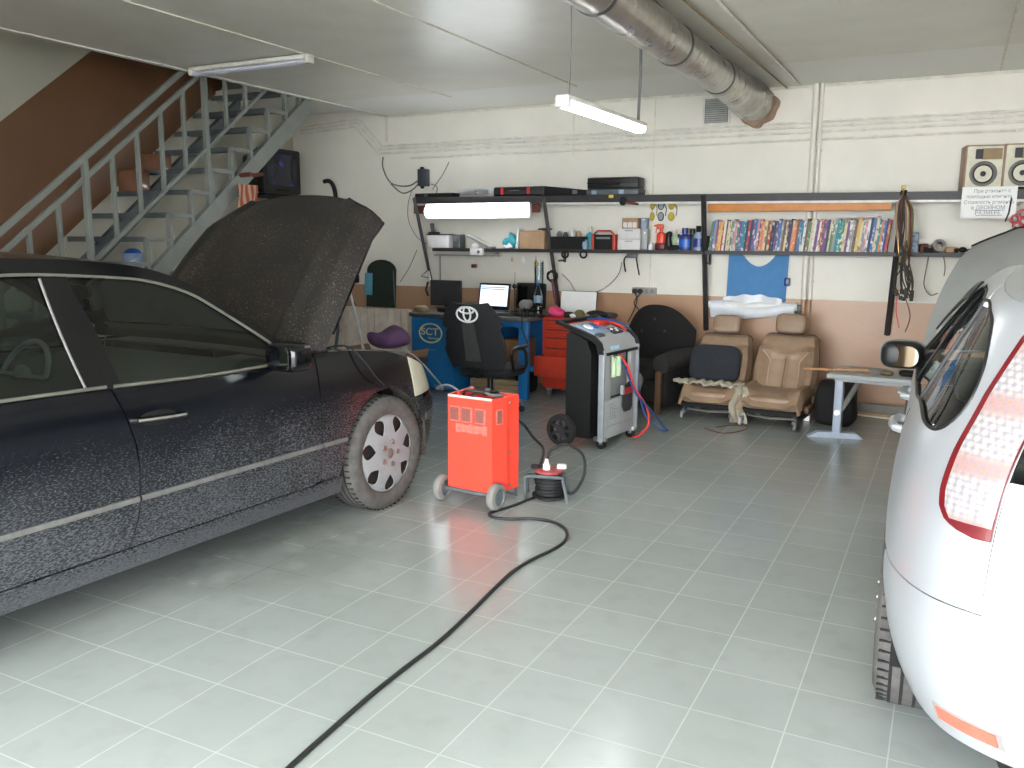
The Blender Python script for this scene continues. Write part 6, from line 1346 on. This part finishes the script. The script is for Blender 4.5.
B().tube([(-.14, -.08, 0), (-.14, -.08, .13), (-.12, -.085, .15), (.07, -.10, .15), (.09, -.10, .13), (.12, -.115, 0)], .010, 8, k=4).tube([(-.14, .08, .004), (-.14, .08, .13), (.09, .09, .13), (.12, .10, .004)], .010, 8).obj('stand', M['steel_dark'], rl)
B().tube([(-.01, -.03, .25), (.01, -.02, .30), (.10, .02, .33), (.20, .06, .26), (.21, .06, .13), (.15, .02, .03), (.08, .03, .02)], .009, 8, k=8).obj('plug_lead', M['cable'], rl)
def fl(pts, r, m_, nm, lb, z=None, k_=8):
    P = [atz(x, y, (z[i] if z else r)) for i, (x, y) in enumerate(pts)]
    return B().tube(P, r, 8, k=k_).obj(nm, M[m_], label=lb, cat='cable')
fl([(545, 494), (530, 499), (512, 506), (495, 511), (489, 514), (494, 517.5), (510, 519), (530, 518.5), (550, 521), (563, 527), (567, 534), (564, 542), (552, 550), (535, 558), (515, 570), (495, 588), (470, 613), (440, 641), (405, 668), (370, 696), (330, 731), (292, 765), (250, 806), (210, 850)], .0085, 'cable', 'floor_cable', 'long black cable snaking over the floor tiles from the reel towards the doorway')
B().tube([CO+Vector((.17, .22, .52)), atz(524, 425, .33), atz(533, 437, .27), atz(543, 448, .22), atz(542, 460, .21), atz(539, 467, .19), atz(543, 466, .19)], .009, 8, k=6).obj('charger_cable', M['cable'], label='black mains cable dropping from the back of the red charger to the reel', cat='cable')
# ---- armchair
am = thing('armchair', 'worn black armchair with wooden front posts behind the service machine', 'armchair', (-2.55, 7.90, 0), R(-12))
pol = [(-.37, 0), (.37, 0), (.38, .30)]+[(.38*math.cos(a)*(1 if 1 else 0), .36+.22*math.sin(a)**.8) for a in np.linspace(.12, PI-.12, 18)]+[(-.38, .30)]
b = B().box((0, .0, .0), (.01, .01, .01))
b = B(); rows = []
for i in range(21):
    v = i/20; wv = .35*(1-.10*max(0, (v-.6)/.4)**2)
    rows.append([(u*wv, .20+.10*v-.10*(1-u*u)*(.7+.3*math.sin(PI*v)), .32+v*(.62-.24*abs(u)**2.6)) for u in np.linspace(-1, 1, 21)])
bk = B().grid(rows).obj('backrest', M['armch'], am, solid=.13)
for (x, z) in ((-.13, .70), (.12, .71), (0, .82), (.0, .58)): B().ell((x, .135+.12*(z-.4)-.06, z), (.014, .01, .014)).obj('button', M['cone'], bk)
b = B(); sq(b, (0, -.08, .36), (.56, .58, .17), .45); b.obj('seat_cushion', M['armch'], am)
B().box((0, -.05, .2), (.66, .6, .2), bev=.03).obj('base', M['armch'], am)
for s in (-1, 1):
    b = B().tube([(s*.36, -.38, .46), (s*.37, -.15, .49), (s*.37, .18, .50)], [.085, .09, .08], 14); b.obj('arm', M['armg'], am)
    B().box((s*.36, -.05, .26), (.10, .58, .38), bev=.03).obj('arm_side', M['armch'], am)
    B().box((s*.35, -.39, .20), (.055, .04, .40), bev=.008).obj('front_post', M['woodd'], am)
    B().box((s*.33, .26, .06), (.05, .05, .12)).obj('leg', M['woodd'], am)
rg = B(); sq(rg, (0, 0, 0), (.20, .10, .34), .8); rg.v = [(x*(1+.12*math.sin(22*z)), y+.02*math.sin(25*z), z) for x, y, z in rg.v]; rg.obj('draped_rag', M['dust'], label='grey rag hanging over the front of the black armchair seat', cat='rag', loc=(-2.52, 7.36, .26), rz=.1)
# ---- two car seats
def carseat(x, y, rz, label, sc=1.0, full=True):
    t = thing('car_seat', label, 'seat', (x, y, 0), rz, 'leather car seats standing on the floor'); t.scale = (sc, sc, sc)
    b = B(); rows = []
    nU, nV = 20, 20
    for j in range(nV+1):
        v = j/nV; row = []
        hw2 = .265*(1-.14*max(0, (v-.72)/.28)**2)*(.93+.07*math.sin(PI*min(1, v*1.3)))
        for i in range(nU+1):
            u = -1+2*i/nU; bol = math.exp(-((abs(u)-.82)/.2)**2)*(.065*math.sin(PI*min(1, v*1.15+.1))**.5); ctr = -.012*math.exp(-(u/.035)**2)*(v < .62)
            edge = .075*max(0, (abs(u)-.86)/.14)**2+.09*max(0, (v-.92)/.08)**2
            lum = .02*math.exp(-((v-.66-.10*u*u)/.035)**2)
            pr_ = .065+bol+ctr-edge+lum
            row.append((u*hw2, .16+.22*v-pr_*math.cos(.34), .22+.50*v+pr_*.3))
        rows.append(row)
    bk_ = B().grid(rows).obj('backrest', M['beige'], t, solid=.035)
    rows2 = [[(p[0], p[1]+.13 if 0 else .16+.22*j/nV+.06, p[2]) for p in r_] for j, r_ in enumerate(rows)]
    B().grid(rows2).obj('back_shell', mat('seat_back_brown', (.42, .30, .23), .6), bk_, solid=.06)
    for s in (-1, 1): B().tube([(s*.135, .205+.1*(z-.3)*0+.12, z) for z in (.28, .42, .55)], .004, 5) if False else None
    seamp = []
    for s in (-1, 1):
        q = [rows[int(v*nV)][10+int(s*5)] for v in (.02, .2, .4, .58)]+[rows[int(.7*nV)][10+int(s*8)]]
        B().tube([(p[0], p[1]-.019, p[2]+.004) for p in q], .006, 6, k=4).obj('piping', mat('pale_piping', (.70, .60, .50), .5), bk_)
    B().tube([(p[0], p[1]-.018, p[2]+.004) for p in [rows[int(v*nV)][10] for v in (.05, .2, .4, .6)]], .004, 6).obj('centre_seam', mat('seam_brown', (.40, .30, .22), .7), bk_)
    hr = B(); sq(hr, (0, .36, .835), (.27, .11, .18), .45, X=TX(-.25)); hd_ = hr.obj('headrest', M['beige'], t)
    for s in (-1, 1): B().cyl((s*.07, .37, .70), (s*.07, .365, .80), .007, n=8).obj('headrest_post', M['chrome'], hd_)
    rows = []
    for j in range(15):
        v = j/14; row = []
        for i in range(nU+1):
            u = -1+2*i/nU; bol = .045*math.exp(-((abs(u)-.85)/.18)**2)
            a_ = 1-v
            z = .255+bol+.03*math.sin(PI*v)-.085*max(0, (v-.86)/.14)**1.6-.06*max(0, (abs(u)-.9)/.1)**2
            row.append((u*.27*(1-.05*v), .22-.53*v-.02*max(0, (v-.9)/.1), z))
        rows.append(row)
    cs_ = B().grid(rows).obj('cushion', M['beige'], t, solid=.03)
    b = B(); sq(b, (0, -.04, .205), (.53, .54, .13), .35); b.obj('cushion_base', M['beige'], cs_)
    B().box((0, -.04, .125), (.50, .5, .04), bev=.008).obj('pan', M['blackm'], t)
    for s in (-1, 1):
        B().box((s*.22, -.05, .065), (.035, .56, .035), bev=.004).obj('rail', M['steel_dark'], t)
        B().tube([(s*.22, -.27, .10), (s*.23, -.32, .06), (s*.23, -.345, .012)], .014, 6).obj('rail_foot', M['alu'], t); B().box((s*.22, .2, .03), (.05, .05, .06)).obj('rear_foot', M['alu'], t)
    B().tube([(-.2, -.24, .085), (.0, -.26, .075), (.2, -.24, .085)], .012, 6).obj('release_bar', M['alu'], t)
    if full: B().box((.285, -.08, .16), (.05, .25, .06), bev=.015).obj('side_trim', M['woodd'], t)
    return t
cs1 = aty(711, 395, 7.62); cs2 = aty(780, 400, 7.62)
carseat(-1.83, 7.72, R(0), 'worn beige leather car seat with a dark cushion, beside the black armchair', .96)
carseat(-1.27, 7.67, R(-4), 'worn beige leather car seat with bare leather back, beside the grey table', 1.0)
cu_ = B(); sq(cu_, (0, 0, 0), (.46, .12, .34), .42, 30, 18, TX(-.33)); cu_.obj('dark_cushion', M['darkcush'], label='charcoal cushion leaning on the seat back next to the armchair', cat='cushion', loc=(-1.865, 7.80, .46))
rows = [[(-.30+.62*i/24, -.02+.10*j/6-.05*math.sin(i*.7)*.3, .034+.012*math.sin(i*.9+j)+.010*math.sin(i*2.1)) for j in range(7)] for i in range(25)]
tw2 = thing('grey_towel', 'crumpled grey towel over the left car seat and hanging between the two seats', 'towel', (-1.86, 7.50, .285))
B().grid(rows).obj('lying_part', M['towel'], tw2, solid=.022)
rows = [[(.255+.11*i/8+.02*math.sin(j*.8), -.11+.02*math.sin(i*1.5+j*.5), .05-.032*j) for j in range(11)] for i in range(9)]
B().grid(rows).obj('hanging_part', M['towel'], tw2, solid=.025)
# ---- grey table and clutter
tt = aty(858, 370, 7.2)
tb = thing('grey_table', 'low grey table on pale blue T legs between the car seats and the silver car', 'table', (-.79, 7.2, 0), R(-6))
B().box((.66, .08, .535), (1.30, .55, .035), bev=.004).obj('tabletop', M['tabletop'], tb)
B().box((.66, -.12, .505), (1.2, .04, .03)).obj('rail', M['tabletop'], tb)
for x in (.06, 1.16):
    q = B().box((x, .06, .27), (.065, .06, .50), bev=.008).obj('leg', M['tableleg'], tb)
    B().prism([(-.23, 0), (.20, 0), (.14, .045), (-.15, .045)], .075, TT(x, .06, .0) @ TZ(R(20) if x < .5 else PI/2)).obj('foot', M['tableleg'], q)
    B().tube([(x+.02, .06, .22), (x+.13, .20, .47)], .022, 8).obj('strut', M['dust'], q)
    for z in (.21, .48): B().cyl((x, .02, z), (x, .04, z), .022).obj('bolt_cap', M['alu'], q)
for i, (pts, w_, m_, nm, lb, ct) in enumerate(((((-.24, .0), (.26, .05)), .05, 'wood', 'wooden_strip', 'raw wooden strip overhanging the seat end of the grey table', 'strip'), (((.0, -.08), (.24, .02)), .035, 'tan', 'wooden_paddle', 'small wooden paddle lying on the wooden strip of the grey table', 'paddle'))):
    p0, p1 = Vector((*pts[0], 0)), Vector((*pts[1], 0)); d_ = p1-p0
    B().box((0, 0, .009), (d_.length, w_, .018), bev=.004).obj(nm, M[m_], label=lb, cat=ct, loc=Vector((-.76, 7.16, .553+.018*i))+(p0+p1)/2, rz=math.atan2(d_.y, d_.x))
for i, (x, d, m_, nm, lb, ct) in enumerate(((-.38, (.10, .08, .035), 'olive', 'cable_scrap', 'olive wire scrap on the grey table', 'wire'), (-.22, (.15, .08, .05), 'blackm', 'black_tape', 'black and white tape on the grey table below the car mirror', 'tape'), (-.10, (.06, .05, .03), 'carton', 'white_clip', 'small white clip on the grey table beside the silver car', 'clip'))):
    b = B(); sq(b, (0, 0, d[2]/2), d, .7); b.obj(nm, M[m_], label=lb, cat=ct, loc=(x, 7.13, .553))
b = B(); sq(b, (0, 0, .19), (.34, .32, .38), .4, 30, 18); b.v = [(x*(1+.06*math.sin(17*z+9*y)), y*(1+.06*math.sin(15*x)), z) for x, y, z in b.v]
b.obj('black_bag', M['armch'], label='black sack on the floor between the beige seat and the grey table', cat='bag', loc=(-.80, 7.80, 0))
for i, (a_, c_, z, m_, lb) in enumerate((((843, 399), (908, 410), .11, 'dust', 'grey plank leaning low against the wall under the grey table'), ((840, 408), (905, 414), .03, 'tan', 'tan lath lying along the wall under the grey table'), ((860, 415), (895, 418), .012, 'plaster', 'short pale lath on the floor under the grey table'))):
    p0 = atz(*a_, z*.5); p1 = atz(*c_, z*.5); p0.y = min(p0.y, 8.40-.05*i); p1.y = min(p1.y, 8.34-.05*i); d_ = p1-p0; d_.z = 0; m__ = (p0+p1)/2; m__.z = 0
    B().box((0, 0, z/2), (max(.5, d_.length), .03, z), bev=.004).obj('plank', M[m_], label=lb, cat='plank', loc=m__, rz=math.atan2(d_.y, d_.x))
B().tube([atz(x, y, .005) for x, y in ((705, 428), (722, 433), (740, 431), (748, 427), (735, 425), (716, 427))], .004, 5, k=5).obj('floor_wire', M['umber'], label='thin brown wire lying on the floor before the car seats', cat='wire')
